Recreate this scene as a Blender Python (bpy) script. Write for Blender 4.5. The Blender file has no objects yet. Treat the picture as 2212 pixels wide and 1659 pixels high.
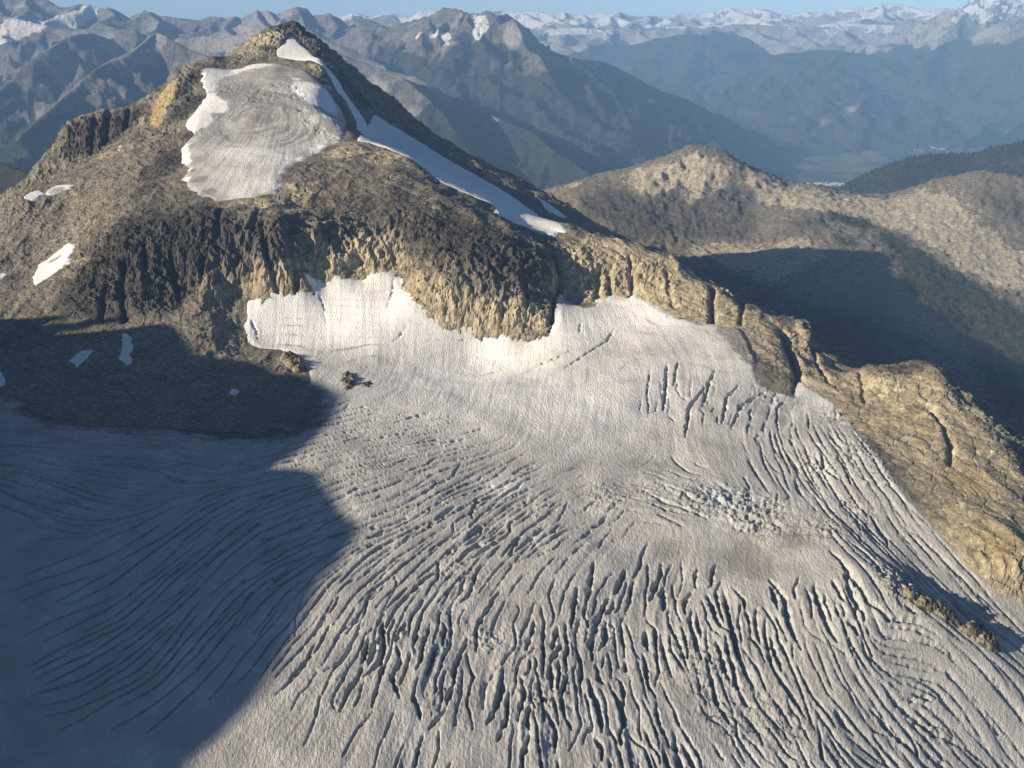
import bpy, math, time
import numpy as np
from mathutils import Vector

T0 = time.time()
sc = bpy.context.scene

# ------------------------------------------------------------------ camera, sky, sun, exposure
CAMZ = 2600.0                      # the helicopter's altitude in metres
FPX = 1916.0                       # focal length in units of a 2212-wide picture
PITCH = math.atan((829.5 - 15.0) / FPX)
CP, SP = math.cos(PITCH), math.sin(PITCH)
cam_data = bpy.data.cameras.new('camera')
cam_data.sensor_width = 36.0
cam_data.lens = 36.0 * FPX / 2212.0
cam_data.clip_start = 1.0
cam_data.clip_end = 300000.0
cam = bpy.data.objects.new('camera', cam_data)
sc.collection.objects.link(cam)
cam.location = (0, 0, CAMZ)
cam.rotation_euler = (math.pi / 2 - PITCH, 0, 0)
sc.camera = cam

SUN_EL = math.radians(21.1)
SUN_TRAVEL = np.array([0.93, 0.368]); SUN_TRAVEL /= np.linalg.norm(SUN_TRAVEL)
sun_dir = Vector((SUN_TRAVEL[0] * math.cos(SUN_EL), SUN_TRAVEL[1] * math.cos(SUN_EL), -math.sin(SUN_EL)))
sd_ = bpy.data.lights.new('sun', 'SUN')
sd_.energy = 5.0
sd_.angle = math.radians(0.53)
sd_.color = (1.0, 0.865, 0.675)
sun = bpy.data.objects.new('sun', sd_)
sun.rotation_euler = sun_dir.to_track_quat('-Z', 'Y').to_euler()
sun.location = (-3000, -1000, 6000)
sc.collection.objects.link(sun)

world = bpy.data.worlds.new('World')
sc.world = world
world.use_nodes = True
wn = world.node_tree
sky = wn.nodes.new('ShaderNodeTexSky')
sky.sky_type = 'NISHITA'
sky.sun_disc = False
sky.sun_elevation = SUN_EL
sky.sun_rotation = math.atan2(-SUN_TRAVEL[0], -SUN_TRAVEL[1])
sky.altitude = 3500
sky.air_density = 0.7
sky.dust_density = 0.2
sky.ozone_density = 2.5
wn.nodes['Background'].inputs['Strength'].default_value = 0.068
wn.links.new(sky.outputs[0], wn.nodes['Background'].inputs['Color'])

sc.view_settings.view_transform = 'Standard'
sc.view_settings.look = 'None'
sc.view_settings.exposure = 0.83
sc.view_settings.gamma = 1.0
sc.view_settings.use_curve_mapping = False
sc.render.engine = 'CYCLES'
sc.cycles.max_bounces = 4
sc.cycles.diffuse_bounces = 2
sc.cycles.volume_bounces = 0
sc.cycles.use_denoising = True

# ------------------------------------------------------------------ numeric helpers
def P(u, v, Y):
    """point seen at (u, v) of the 2212x1659 picture at forward distance Y; z in metres relative to the camera"""
    yu = (829.5 - v) / FPX
    k = Y / (CP + yu * SP)
    return ((u - 1106.0) / FPX * k, Y, (-SP + yu * CP) * k)

RS = np.random.RandomState(7)
PERM = RS.permutation(256).astype(np.int32)
PERM = np.concatenate([PERM, PERM, PERM])
_a = RS.rand(256) * 2 * np.pi
G2 = np.stack([np.cos(_a), np.sin(_a)], 1).astype(np.float32)
_g = RS.randn(256, 3); _g /= np.linalg.norm(_g, axis=1)[:, None]
G3 = _g.astype(np.float32)

def fade(t): return t * t * t * (t * (t * 6 - 15) + 10)

def perlin2(x, y, seed=0):
    xi = np.floor(x).astype(np.int64); yi = np.floor(y).astype(np.int64)
    xf = (x - xi).astype(np.float32); yf = (y - yi).astype(np.float32)
    xi = (xi + seed * 37) & 255; yi = (yi + seed * 91) & 255
    xj = (xi + 1) & 255; yj = (yi + 1) & 255
    u = fade(xf); v = fade(yf)
    def g(a, b, dx, dy):
        gr = G2[PERM[PERM[a] + b]]
        return gr[..., 0] * dx + gr[..., 1] * dy
    n0 = g(xi, yi, xf, yf); n1 = g(xj, yi, xf - 1, yf)
    n2 = g(xi, yj, xf, yf - 1); n3 = g(xj, yj, xf - 1, yf - 1)
    a = n0 + u * (n1 - n0); b = n2 + u * (n3 - n2)
    return (a + v * (b - a)) * 1.5

def perlin3(x, y, z, seed=0):
    xi = np.floor(x).astype(np.int64); yi = np.floor(y).astype(np.int64); zi = np.floor(z).astype(np.int64)
    xf = (x - xi).astype(np.float32); yf = (y - yi).astype(np.float32); zf = (z - zi).astype(np.float32)
    xi = (xi + seed * 37) & 255; yi = (yi + seed * 91) & 255; zi = (zi + seed * 53) & 255
    u = fade(xf); v = fade(yf); w = fade(zf)
    res = 0
    for cz in (0, 1):
        for cy in (0, 1):
            for cx in (0, 1):
                h = PERM[PERM[PERM[(xi + cx) & 255] + ((yi + cy) & 255)] + ((zi + cz) & 255)]
                gr = G3[h]
                d = gr[..., 0] * (xf - cx) + gr[..., 1] * (yf - cy) + gr[..., 2] * (zf - cz)
                res = res + d * (u if cx else 1 - u) * (v if cy else 1 - v) * (w if cz else 1 - w)
    return res * 1.5

def fbm2(x, y, oct=4, seed=0, gain=0.5, lac=2.03):
    r = 0; a = 1; f = 1
    for o in range(oct):
        r = r + a * perlin2(x * f, y * f, seed + o); a *= gain; f *= lac
    return r

def ridged2(x, y, oct=4, seed=0, gain=0.5, lac=2.07):
    r = 0; a = 1; f = 1; w = 1; tot = 0
    for o in range(oct):
        n = 1 - np.abs(perlin2(x * f, y * f, seed + o)) * 1.6
        n = np.clip(n, 0, 1) ** 2
        r = r + a * n * w; tot += a
        w = np.clip(n * 1.6, 0, 1); a *= gain; f *= lac
    return r / tot

def ridged3(x, y, z, oct=3, seed=0, gain=0.5, lac=2.1):
    r = 0; a = 1; f = 1; tot = 0
    for o in range(oct):
        n = 1 - np.abs(perlin3(x * f, y * f, z * f, seed + o)) * 1.7
        r = r + a * np.clip(n, 0, 1); tot += a; a *= gain; f *= lac
    return r / tot

def fbm3(x, y, z, oct=3, seed=0, gain=0.5, lac=2.1):
    r = 0; a = 1; f = 1
    for o in range(oct):
        r = r + a * perlin3(x * f, y * f, z * f, seed + o); a *= gain; f *= lac
    return r

def _h(i, j, k, s):
    n = (i * 73856093) ^ (j * 19349663) ^ (k * 83492791) ^ (s * 2654435)
    n = (n ^ (n >> 13)) * 1274126177
    n = n ^ (n >> 16)
    return (n & 0xFFFF).astype(np.float32) / 65535.0

def worley3(x, y, z, seed=0):
    """F1, F2 and the offset to the nearest cell centre with its two random numbers"""
    xi = np.floor(x).astype(np.int64); yi = np.floor(y).astype(np.int64); zi = np.floor(z).astype(np.int64)
    f1 = np.full(x.shape, 9.0, np.float32); f2 = f1.copy()
    rid = np.zeros(x.shape, np.float32); tilt = np.zeros(x.shape, np.float32)
    for dz in (-1, 0, 1):
        for dy in (-1, 0, 1):
            for dx in (-1, 0, 1):
                i, j, k = xi + dx, yi + dy, zi + dz
                px = i + _h(i, j, k, seed + 1); py = j + _h(i, j, k, seed + 2); pz = k + _h(i, j, k, seed + 3)
                ex = (x - px).astype(np.float32); ey = (y - py).astype(np.float32); ez = (z - pz).astype(np.float32)
                d = ex * ex + ey * ey + ez * ez
                m = d < f1
                f2 = np.where(m, f1, np.minimum(f2, d))
                if m.any():
                    r1 = _h(i, j, k, seed + 4); r2 = _h(i, j, k, seed + 5)
                    rid = np.where(m, r1, rid)
                    tilt = np.where(m, ex * (r2 - .5) + ey * (r1 - .5) + ez * (r1 + r2 - 1.0), tilt)
                f1 = np.where(m, d, f1)
    return np.sqrt(f1), np.sqrt(f2), rid, tilt

def sstep(a, b, x):
    t = np.clip((x - a) / (b - a), 0, 1)
    return t * t * (3 - 2 * t)

class Raster:
    def __init__(s, x0, x1, y0, y1, res):
        s.x0, s.y0, s.res = x0, y0, res
        s.xs = np.arange(x0, x1 + res, res); s.ys = np.arange(y0, y1 + res, res)
        s.X, s.Y = np.meshgrid(s.xs, s.ys)
        s.a = np.zeros(s.X.shape)
    def lin(s, x, y, a=None):
        a = s.a if a is None else a
        fx = np.clip((x - s.x0) / s.res, 0, a.shape[1] - 1.001); fy = np.clip((y - s.y0) / s.res, 0, a.shape[0] - 1.001)
        i = fx.astype(np.int64); j = fy.astype(np.int64); fx = fx - i; fy = fy - j
        return (a[j, i] * (1 - fx) + a[j, i + 1] * fx) * (1 - fy) + (a[j + 1, i] * (1 - fx) + a[j + 1, i + 1] * fx) * fy
    def cub(s, x, y, a=None):
        a = s.a if a is None else a
        fx = np.clip((x - s.x0) / s.res, 1, a.shape[1] - 2.001); fy = np.clip((y - s.y0) / s.res, 1, a.shape[0] - 2.001)
        i = fx.astype(np.int64); j = fy.astype(np.int64); fx = fx - i; fy = fy - j
        def w(t):   # cubic B-spline: smooth, no facets
            return ((1 - t) ** 3 / 6, (3 * t ** 3 - 6 * t ** 2 + 4) / 6, (-3 * t ** 3 + 3 * t ** 2 + 3 * t + 1) / 6, t ** 3 / 6)
        wx = w(fx); wy = w(fy); r = 0
        i2 = np.clip(i + 2, 0, a.shape[1] - 1); j2 = np.clip(j + 2, 0, a.shape[0] - 1)
        ii = (i - 1, i, i + 1, i2); jj = (j - 1, j, j + 1, j2)
        for q in range(4):
            row = 0
            for p in range(4): row = row + a[jj[q], ii[p]] * wx[p]
            r = r + row * wy[q]
        return r

def rbf_surface(pts, raster, c, reg=1e-6):
    pts = np.array(pts, float)
    xy = pts[:, :2] / 1000.0; z = pts[:, 2]; c = c / 1000.0
    n = len(pts)
    r2 = ((xy[:, None] - xy[None]) ** 2).sum(2)
    A = -np.sqrt(r2 + c * c)
    A[np.diag_indices(n)] += reg
    Q = np.concatenate([np.ones((n, 1)), xy], 1)
    M = np.zeros((n + 3, n + 3)); M[:n, :n] = A; M[:n, n:] = Q; M[n:, :n] = Q.T
    sol = np.linalg.solve(M, np.concatenate([z, np.zeros(3)]))
    w, b = sol[:n], sol[n:]
    gx = raster.X / 1000.0; gy = raster.Y / 1000.0
    out = b[0] + b[1] * gx + b[2] * gy
    for k in range(n):
        out -= w[k] * np.sqrt((gx - xy[k, 0]) ** 2 + (gy - xy[k, 1]) ** 2 + c * c)
    raster.a = out

def dens(poly, step):
    out = []
    for a, b in zip(poly[:-1], poly[1:]):
        a = np.array(a, float); b = np.array(b, float)
        n = max(1, int(np.linalg.norm(b - a) / step))
        for k in range(n): out.append(tuple(a + (b - a) * k / n))
    out.append(tuple(poly[-1]))
    return out

def seg_dist(x, y, poly, closed=False, vals=None):
    """distance to a polyline, optionally with a value interpolated along it"""
    d2 = np.full(x.shape, 1e18); val = np.zeros(x.shape)
    pts = list(poly) + ([poly[0]] if closed else [])
    for k in range(len(pts) - 1):
        ax, ay = pts[k][0], pts[k][1]; bx, by = pts[k + 1][0], pts[k + 1][1]
        dx, dy = bx - ax, by - ay
        L = dx * dx + dy * dy + 1e-9
        t = np.clip(((x - ax) * dx + (y - ay) * dy) / L, 0, 1)
        d = (x - ax - t * dx) ** 2 + (y - ay - t * dy) ** 2
        m = d < d2
        d2 = np.where(m, d, d2)
        if vals is not None: val = np.where(m, vals[k] + t * (vals[k + 1] - vals[k]), val)
    return (np.sqrt(d2), val) if vals is not None else np.sqrt(d2)

def inside(x, y, poly):
    r = np.zeros(x.shape, bool)
    n = len(poly)
    for k in range(n):
        ax, ay = poly[k][0], poly[k][1]; bx, by = poly[(k + 1) % n][0], poly[(k + 1) % n][1]
        if ay == by: continue
        c = ((ay > y) != (by > y)) & (x < (bx - ax) * (y - ay) / (by - ay) + ax)
        r ^= c
    return r

# ------------------------------------------------------------------ scene helpers
def tag(o, label=None, cat=None, group=None, kind=None):
    if label: o['label'] = label
    if cat: o['category'] = cat
    if group: o['group'] = group
    if kind: o['kind'] = kind
    return o

def empty(name, loc):
    o = bpy.data.objects.new(name, None); o.location = loc
    sc.collection.objects.link(o)
    return o

def grid_object(name, X, Y, Z, keep, mat, attrs=None, parent=None, smooth=True):
    """one mesh from the kept part of a grid; Z relative to the camera's altitude"""
    R, C = X.shape
    f = keep[:-1, :-1] & keep[1:, :-1] & keep[:-1, 1:] & keep[1:, 1:]
    idx = np.arange(R * C).reshape(R, C)
    q = np.stack([idx[:-1, :-1][f], idx[:-1, 1:][f], idx[1:, 1:][f], idx[1:, :-1][f]], 1)
    used = np.zeros(R * C, bool); used[q.ravel()] = True
    remap = np.cumsum(used) - 1
    q = remap[q].astype(np.int32)
    co = np.stack([X.ravel()[used], Y.ravel()[used], Z.ravel()[used] + CAMZ], 1).astype(np.float32)
    me = bpy.data.meshes.new(name)
    me.vertices.add(len(co)); me.vertices.foreach_set('co', co.ravel())
    me.loops.add(q.size); me.loops.foreach_set('vertex_index', q.ravel())
    me.polygons.add(len(q))
    me.polygons.foreach_set('loop_start', np.arange(0, q.size, 4, dtype=np.int32))
    me.polygons.foreach_set('use_smooth', np.full(len(q), smooth))
    me.update()
    me.validate()
    for k, a in (attrs or {}).items():
        at = me.attributes.new(k, 'FLOAT_COLOR', 'POINT')
        col = np.ones((len(co), 4), np.float32)
        for c in range(3): col[:, c] = a[c].ravel()[used]
        at.data.foreach_set('color', col.ravel())
    me.materials.append(mat)
    o = bpy.data.objects.new(name, me)
    sc.collection.objects.link(o)
    if parent: o.parent = parent; o.matrix_parent_inverse = parent.matrix_basis.inverted()
    return o

class NT:
    def __init__(s, name):
        s.m = bpy.data.materials.new(name); s.m.use_nodes = True
        s.t = s.m.node_tree; s.b = s.t.nodes['Principled BSDF']
        s.b.inputs['Specular IOR Level'].default_value = 0.15
    def n(s, typ, **kw):
        nd = s.t.nodes.new(typ)
        for k, v in kw.items():
            if k.startswith('i_'): nd.inputs[k[2:].replace('_', ' ')].default_value = v
            else: setattr(nd, k, v)
        return nd
    def l(s, a, b): s.t.links.new(a, b)
    def mixc(s, fac, a, b, mode='MIX'):
        nd = s.n('ShaderNodeMix', data_type='RGBA', blend_type=mode)
        for inp, v in ((nd.inputs[0], fac), (nd.inputs[6], a), (nd.inputs[7], b)):
            if hasattr(v, 'links'): s.l(v, inp)
            else: inp.default_value = v if isinstance(v, (int, float)) else (*v, 1)
        return nd.outputs[2]
    def math(s, op, a, b=0.0, clamp=False):
        nd = s.n('ShaderNodeMath', operation=op, use_clamp=clamp)
        for k, v in enumerate((a, b)):
            if hasattr(v, 'links'): s.l(v, nd.inputs[k])
            else: nd.inputs[k].default_value = v
        return nd.outputs[0]
    def coord(s, scale=(1, 1, 1), rotz=0):
        tc = s.n('ShaderNodeTexCoord')
        mp = s.n('ShaderNodeMapping')
        mp.inputs['Scale'].default_value = scale
        mp.inputs['Rotation'].default_value = (0, 0, rotz)
        s.l(tc.outputs['Object'], mp.inputs['Vector'])
        return mp.outputs[0]
    def noise(s, vec, scale, detail=4, rough=0.55, typ='FBM'):
        nd = s.n('ShaderNodeTexNoise', noise_type=typ)
        nd.inputs['Scale'].default_value = scale; nd.inputs['Detail'].default_value = detail
        nd.inputs['Roughness'].default_value = rough
        s.l(vec, nd.inputs['Vector'])
        return nd.outputs['Fac']
    def ramp(s, fac, stops):
        nd = s.n('ShaderNodeValToRGB')
        el = nd.color_ramp.elements
        while len(el) < len(stops): el.new(0.5)
        for e, (p, c) in zip(el, stops):
            e.position = p; e.color = (*c, 1) if not isinstance(c, (int, float)) else (c, c, c, 1)
        s.l(fac, nd.inputs[0])
        return nd.outputs[0]
    def attr(s, name):
        a = s.n('ShaderNodeAttribute', attribute_name=name)
        sp = s.n('ShaderNodeSeparateColor')
        s.l(a.outputs['Color'], sp.inputs[0])
        return sp.outputs
    def bump(s, h, dist, strength=1.0, prev=None):
        b = s.n('ShaderNodeBump')
        b.inputs['Distance'].default_value = dist; b.inputs['Strength'].default_value = strength
        s.l(h, b.inputs['Height'])
        if prev is not None: s.l(prev, b.inputs['Normal'])
        return b.outputs[0]
    def done(s, col, normal=None, rough=0.9):
        if hasattr(col, 'links'): s.l(col, s.b.inputs['Base Color'])
        else: s.b.inputs['Base Color'].default_value = (*col, 1)
        if normal is not None: s.l(normal, s.b.inputs['Normal'])
        s.b.inputs['Roughness'].default_value = rough
        return s.m

# ------------------------------------------------------------------ materials
def rock_material():
    m = NT('weathered_rock')
    v = m.coord()
    a = m.attr('mask')                 # r: tan fresh rock, g: dark lichen-covered rock plus painted flank shade, b: scree
    a2 = m.attr('mask2')               # r: yellow slab, g: rust, b: random block tone
    n1 = m.noise(v, 0.035, 6, 0.62)
    n2 = m.noise(v, 0.16, 6, 0.65)
    n3 = m.noise(m.coord((1, 1, 0.13)), 0.08, 6, 0.66)
    base = m.mixc(m.ramp(n1, [(0.36, 0.0), (0.64, 1.0)]), (0.13, 0.116, 0.094), (0.29, 0.257, 0.198))
    tan = m.mixc(m.ramp(n3, [(0.38, 0.0), (0.62, 1.0)]), (0.31, 0.258, 0.168), (0.58, 0.495, 0.34))
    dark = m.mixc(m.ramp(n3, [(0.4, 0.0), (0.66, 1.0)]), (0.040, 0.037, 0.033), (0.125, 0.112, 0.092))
    scree = m.mixc(m.ramp(n2, [(0.35, 0.0), (0.65, 1.0)]), (0.165, 0.145, 0.112), (0.37, 0.325, 0.25))
    tf = m.math('ADD', a[0], m.math('MULTIPLY', m.math('SUBTRACT', n1, 0.5), 1.5))
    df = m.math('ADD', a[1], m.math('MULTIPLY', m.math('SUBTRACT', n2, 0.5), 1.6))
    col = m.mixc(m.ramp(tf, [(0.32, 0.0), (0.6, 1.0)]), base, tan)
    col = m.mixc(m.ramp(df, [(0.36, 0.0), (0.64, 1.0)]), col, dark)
    col = m.mixc(a[2], col, scree)
    col = m.mixc(a2[0], col, m.mixc(m.ramp(n2, [(0.35, 0.0), (0.65, 1.0)]), (0.36, 0.27, 0.13), (0.50, 0.40, 0.22)))
    col = m.mixc(a2[1], col, (0.12, 0.052, 0.032))
    tone = m.math('ADD', 0.72, m.math('MULTIPLY', a2[2], 0.56))
    col = m.mixc(1.0, col, tone, 'MULTIPLY')
    col = m.mixc(1.0, col, m.ramp(n2, [(0.25, (0.62, 0.62, 0.62)), (0.5, (1, 1, 1)), (0.78, (1.3, 1.28, 1.22))]), 'MULTIPLY')
    nz = m.noise(m.coord((1, 1, 0.45)), 0.14, 7, 0.72)
    nb = m.noise(m.coord((1, 1, 0.25)), 0.35, 4, 0.6)
    b1 = m.bump(nz, 7.5, 1.0)
    b2 = m.bump(nb, 2.6, 1.0, b1)
    return m.done(col, b2, 0.93)

def ice_material(name, grain_rot=0.0, stretch=(1, 0.3, 1)):
    m = NT(name)
    v = m.coord()
    a = m.attr('mask')                 # r: clean snow, g: dust and grit, b: deep crevasse ice
    a2 = m.attr('mask2')               # r: streak texture along the ice, g: rock debris, b: band
    n1 = m.noise(v, 0.02, 5, 0.6)
    n2 = m.noise(v, 0.25, 5, 0.65)
    ice = m.mixc(m.ramp(n1, [(0.3, 0.0), (0.7, 1.0)]), (0.35, 0.339, 0.315), (0.49, 0.475, 0.445))
    snow = m.mixc(n2, (0.78, 0.762, 0.725), (0.89, 0.88, 0.855))
    dirt = m.mixc(n2, (0.175, 0.165, 0.15), (0.31, 0.295, 0.27))
    sf = m.math('ADD', a[0], m.math('MULTIPLY', m.math('SUBTRACT', n1, 0.5), 0.5), True)
    col = m.mixc(sf, ice, snow)
    df = m.math('ADD', a[1], m.math('MULTIPLY', m.math('SUBTRACT', a2[0], 0.5), 0.35), True)
    nm = m.noise(v, 0.07, 5, 0.6)
    dr = m.ramp(m.math('ADD', a[1], m.math('MULTIPLY', m.math('SUBTRACT', nm, 0.5), 0.9)), [(0.36, 0.0), (0.52, 1.0)])
    df = m.math('ADD', m.math('MULTIPLY', df, 0.5), m.math('MULTIPLY', dr, 0.42), True)
    df = m.math('MULTIPLY', df, m.math('ADD', 0.55, m.math('MULTIPLY', n2, 0.9)), True)
    col = m.mixc(df, col, dirt)
    col = m.mixc(a[2], col, (0.40, 0.52, 0.56))
    deb = m.mixc(m.ramp(n2, [(0.4, 0.0), (0.6, 1.0)]), (0.05, 0.045, 0.04), (0.14, 0.12, 0.095))
    gf = m.math('ADD', a2[1], m.math('MULTIPLY', m.math('SUBTRACT', m.noise(v, 0.5, 4, 0.7), 0.5), 1.2))
    col = m.mixc(m.ramp(gf, [(0.42, 0.0), (0.6, 1.0)]), col, deb)
    s1 = m.noise(m.coord(stretch, grain_rot), 0.33, 4, 0.6)
    s2 = m.noise(v, 0.55, 4, 0.65)
    b = m.bump(s1, 2.2, 1.0)
    b = m.bump(s2, 1.1, 0.8, b)
    return m.done(col, b, 0.75)

def hill_material():
    m = NT('alpine_hillside')
    v = m.coord()
    a = m.attr('mask')                 # r: pale rubble, g: dark slabs, b: heather and scrub
    n1 = m.noise(v, 0.012, 7, 0.65)
    n2 = m.noise(v, 0.05, 6, 0.68)
    base = m.mixc(m.ramp(n2, [(0.35, 0.0), (0.65, 1.0)]), (0.15, 0.132, 0.102), (0.30, 0.265, 0.205))
    pale = m.mixc(m.ramp(n2, [(0.38, 0.0), (0.62, 1.0)]), (0.36, 0.31, 0.22), (0.60, 0.53, 0.39))
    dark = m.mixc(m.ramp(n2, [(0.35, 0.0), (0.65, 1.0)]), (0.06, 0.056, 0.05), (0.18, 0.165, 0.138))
    veg = m.mixc(m.ramp(n2, [(0.4, 0.0), (0.65, 1.0)]), (0.030, 0.036, 0.016), (0.085, 0.078, 0.034))
    j = m.math('MULTIPLY', m.math('SUBTRACT', n1, 0.5), 1.6)
    j2 = m.math('MULTIPLY', m.math('SUBTRACT', n2, 0.5), 1.6)
    col = m.mixc(m.ramp(m.math('ADD', a[0], m.math('ADD', m.math('MULTIPLY', j, 0.6), m.math('MULTIPLY', j2, 0.6))), [(0.4, 0.0), (0.6, 1.0)]), base, pale)
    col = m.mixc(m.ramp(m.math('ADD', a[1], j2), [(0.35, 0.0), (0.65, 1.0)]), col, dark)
    col = m.mixc(m.ramp(m.math('ADD', a[2], j2), [(0.4, 0.0), (0.6, 1.0)]), col, veg)
    n4 = m.noise(m.coord((1, 1, 0.5)), 0.11, 5, 0.7)
    col = m.mixc(1.0, col, m.ramp(n4, [(0.3, (0.55, 0.55, 0.55)), (0.5, (1, 1, 1)), (0.72, (1.45, 1.42, 1.35))]), 'MULTIPLY')
    b = m.bump(m.noise(m.coord((1, 1, 0.5)), 0.045, 8, 0.74), 30.0, 1.0)
    return m.done(col, b, 0.95)

def far_material():
    m = NT('far_mountain')
    v = m.coord()
    a = m.attr('mask')                 # r: snow and ice, g: forest, b: pale bare rock
    n1 = m.noise(v, 0.0016, 8, 0.66)
    n2 = m.noise(v, 0.006, 6, 0.66)
    rock = m.mixc(m.ramp(n2, [(0.35, 0.0), (0.66, 1.0)]), (0.10, 0.092, 0.085), (0.23, 0.21, 0.185))
    pale = m.mixc(n2, (0.27, 0.25, 0.22), (0.42, 0.39, 0.34))
    forest = m.mixc(m.ramp(n2, [(0.35, 0.0), (0.68, 1.0)]), (0.022, 0.028, 0.019), (0.068, 0.067, 0.043))
    j = m.math('MULTIPLY', m.math('SUBTRACT', n1, 0.5), 1.5)
    col = m.mixc(m.ramp(m.math('ADD', a[2], j), [(0.4, 0.0), (0.62, 1.0)]), rock, pale)
    col = m.mixc(m.ramp(m.math('ADD', a[1], j), [(0.4, 0.0), (0.6, 1.0)]), col, forest)
    col = m.mixc(m.ramp(m.math('ADD', a[0], m.math('ADD', m.math('MULTIPLY', j, 0.6), m.math('MULTIPLY', m.math('SUBTRACT', n2, 0.5), 0.9))), [(0.44, 0.0), (0.56, 1.0)]), col, (0.78, 0.77, 0.75))
    b = m.bump(m.noise(v, 0.004, 8, 0.7), 190.0, 1.0)
    return m.done(col, b, 0.95)

def valley_material():
    m = NT('valley_fields')
    v = m.coord()
    n1 = m.noise(v, 0.0011, 6, 0.62)
    vr = m.n('ShaderNodeTexVoronoi'); vr.inputs['Scale'].default_value = 0.0021
    m.l(m.coord((1, 0.55, 1), 0.5), vr.inputs['Vector'])
    fields = m.mixc(vr.outputs['Color'], (0.06, 0.075, 0.03), (0.16, 0.15, 0.075))
    col = m.mixc(m.ramp(n1, [(0.46, 0.0), (0.54, 1.0)]), fields, (0.03, 0.038, 0.022))
    return m.done(col, None, 0.95)

M_ROCK = rock_material()
M_ICE = ice_material('glacier_ice', 0.0, (1, 0.4, 1))
M_ICE2 = ice_material('icefield_ice', 0.0, (1, 0.25, 1))
M_SNOW = ice_material('old_snow', 0.0, (1, 0.6, 1))
M_HILL = hill_material()
M_FAR = far_material()
M_VALLEY = valley_material()

# ------------------------------------------------------------------ the near massif: control points (u, v, distance)
ctrl = []
def C(*pts): ctrl.extend(P(*p) for p in pts)
def LN(pts, step=70): ctrl.extend(dens([P(*p) for p in pts], step))

# main glacier
C((0,1659,690),(400,1659,692),(800,1659,702),(1200,1659,716),(1600,1659,738),(1900,1659,760),(2000,1659,770),(2100,1659,780),(2212,1659,795))
C((0,1400,830),(400,1400,840),(800,1400,850),(1200,1400,865),(1600,1400,876),(1850,1400,874),(2000,1450,862),(2100,1500,845),(2212,1500,855))
C((0,1200,985),(400,1200,1000),(800,1200,1008),(1200,1200,1020),(1600,1200,1032),(1800,1150,1066),(1900,1250,965))
C((0,1000,1170),(400,1000,1188),(800,1000,1203),(1200,1000,1236),(1450,1000,1245),(1700,1000,1240))
C((1300,1080,1140),(1500,1090,1125),(1700,1100,1115),(1300,1140,1085),(1550,1150,1072))
C((750,860,1410),(900,860,1420),(1100,860,1428),(1300,860,1430),(1550,860,1425))
C((1100,735,1700),(900,740,1690),(720,740,1688),(590,740,1680),(1300,740,1675),(1480,740,1640))
C((700,606,1830),(850,594,1862),(540,643,1768),(620,645,1772),(780,650,1785),(1214,641,1850),(1262,666,1800),(1324,642,1850),(1391,646,1830),(1464,688,1730),(1539,705,1690))
# trough between the glacier and the right-hand rock wall, and the rib of the outcrop
C((1930,1150,1085),(2000,1200,1045),(2000,1260,990),(2100,1300,972),(2100,1360,925),(2212,1390,920))
C((1615,722,1650),(1634,784,1540),(1643,831,1480),(1718,859,1450),(1766,848,1460),(1800,870,1420),(1850,930,1320),(1900,990,1232),(1950,1060,1162),(2000,1120,1104),(2050,1170,1066),(2100,1230,1020),(2160,1280,986),(2212,1315,968))
C((2000,1320,925),(2080,1375,902),(2150,1420,885))
# crest of the right-hand ridge
LN([(1192,484,2090),(1234,495,2060),(1279,509,2020),(1346,529,1985),(1402,548,1950),(1452,568,1920),(1500,602,1880),(1542,618,1850),(1584,646,1825),(1626,663,1800),(1668,680,1775),(1710,691,1750),(1732,711,1725),(1746,736,1700),(1769,764,1660),(1800,790,1625),(1850,800,1585),(1930,790,1540),(1985,785,1500),(2040,810,1440),(2080,860,1390),(2120,910,1340),(2170,970,1270),(2212,1040,1200)], 55)
# wall of the right-hand ridge
C((1300,590,1905),(1420,620,1850),(1560,660,1765),(1690,760,1600),(1760,810,1530),(1860,860,1440),(1960,900,1360),(2050,1000,1235),(2140,1120,1100),(2200,1200,1020))
# bulging dome below the icefield
LN([(735,309,2340),(780,310,2330),(830,318,2310),(900,350,2240),(960,393,2190),(1060,440,2125),(1130,480,2085),(1192,500,2050)], 60)
C((850,400,2080),(760,380,2130),(900,480,1920),(950,560,1822),(1000,650,1748),(1050,725,1714),(1150,725,1710),(1190,700,1722),(1100,560,1835),(1080,640,1752),(1170,560,1865),(800,450,1985),(820,530,1895),(855,575,1880),(700,500,1895),(650,450,1955),(780,588,1862),(720,575,1848))
C((930,680,1738),(1000,715,1720),(890,650,1765),(870,615,1835))
# dark cliffs below and left of the icefield
C((600,550,1815),(500,540,1815),(520,480,1855),(640,620,1788),(580,620,1780),(600,480,1862),(430,450,1905),(400,500,1835),(350,540,1810),(300,480,1880),(330,600,1758),(450,600,1768),(400,640,1752),(250,640,1732),(260,560,1795),(500,640,1768),(470,460,1885),(560,455,1900))
# spur, ramp and scree slope at the left
LN([(330,330,2330),(280,400,2170),(230,450,2050),(190,520,1915),(160,580,1820),(60,650,1722),(0,700,1640),(-80,740,1560)], 70)
C((0,430,2150),(-150,470,2050),(100,400,2260),(200,340,2420),(130,460,2110),(60,520,1990),(150,530,1960),(80,580,1890),(0,600,1835),(-150,620,1780),(250,350,2330),(290,290,2500))
C((100,640,1735),(170,640,1735))
# rubble below the cliffs, in the shade
C((0,760,1545),(100,750,1565),(300,760,1565),(430,700,1668),(430,780,1565),(300,850,1420),(150,820,1460),(0,850,1385),(150,905,1325),(300,915,1318),(450,925,1305),(560,870,1400),(560,800,1545),(650,925,1300),(640,785,1575),(540,740,1665),(0,920,1290),(-150,900,1300))
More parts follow.
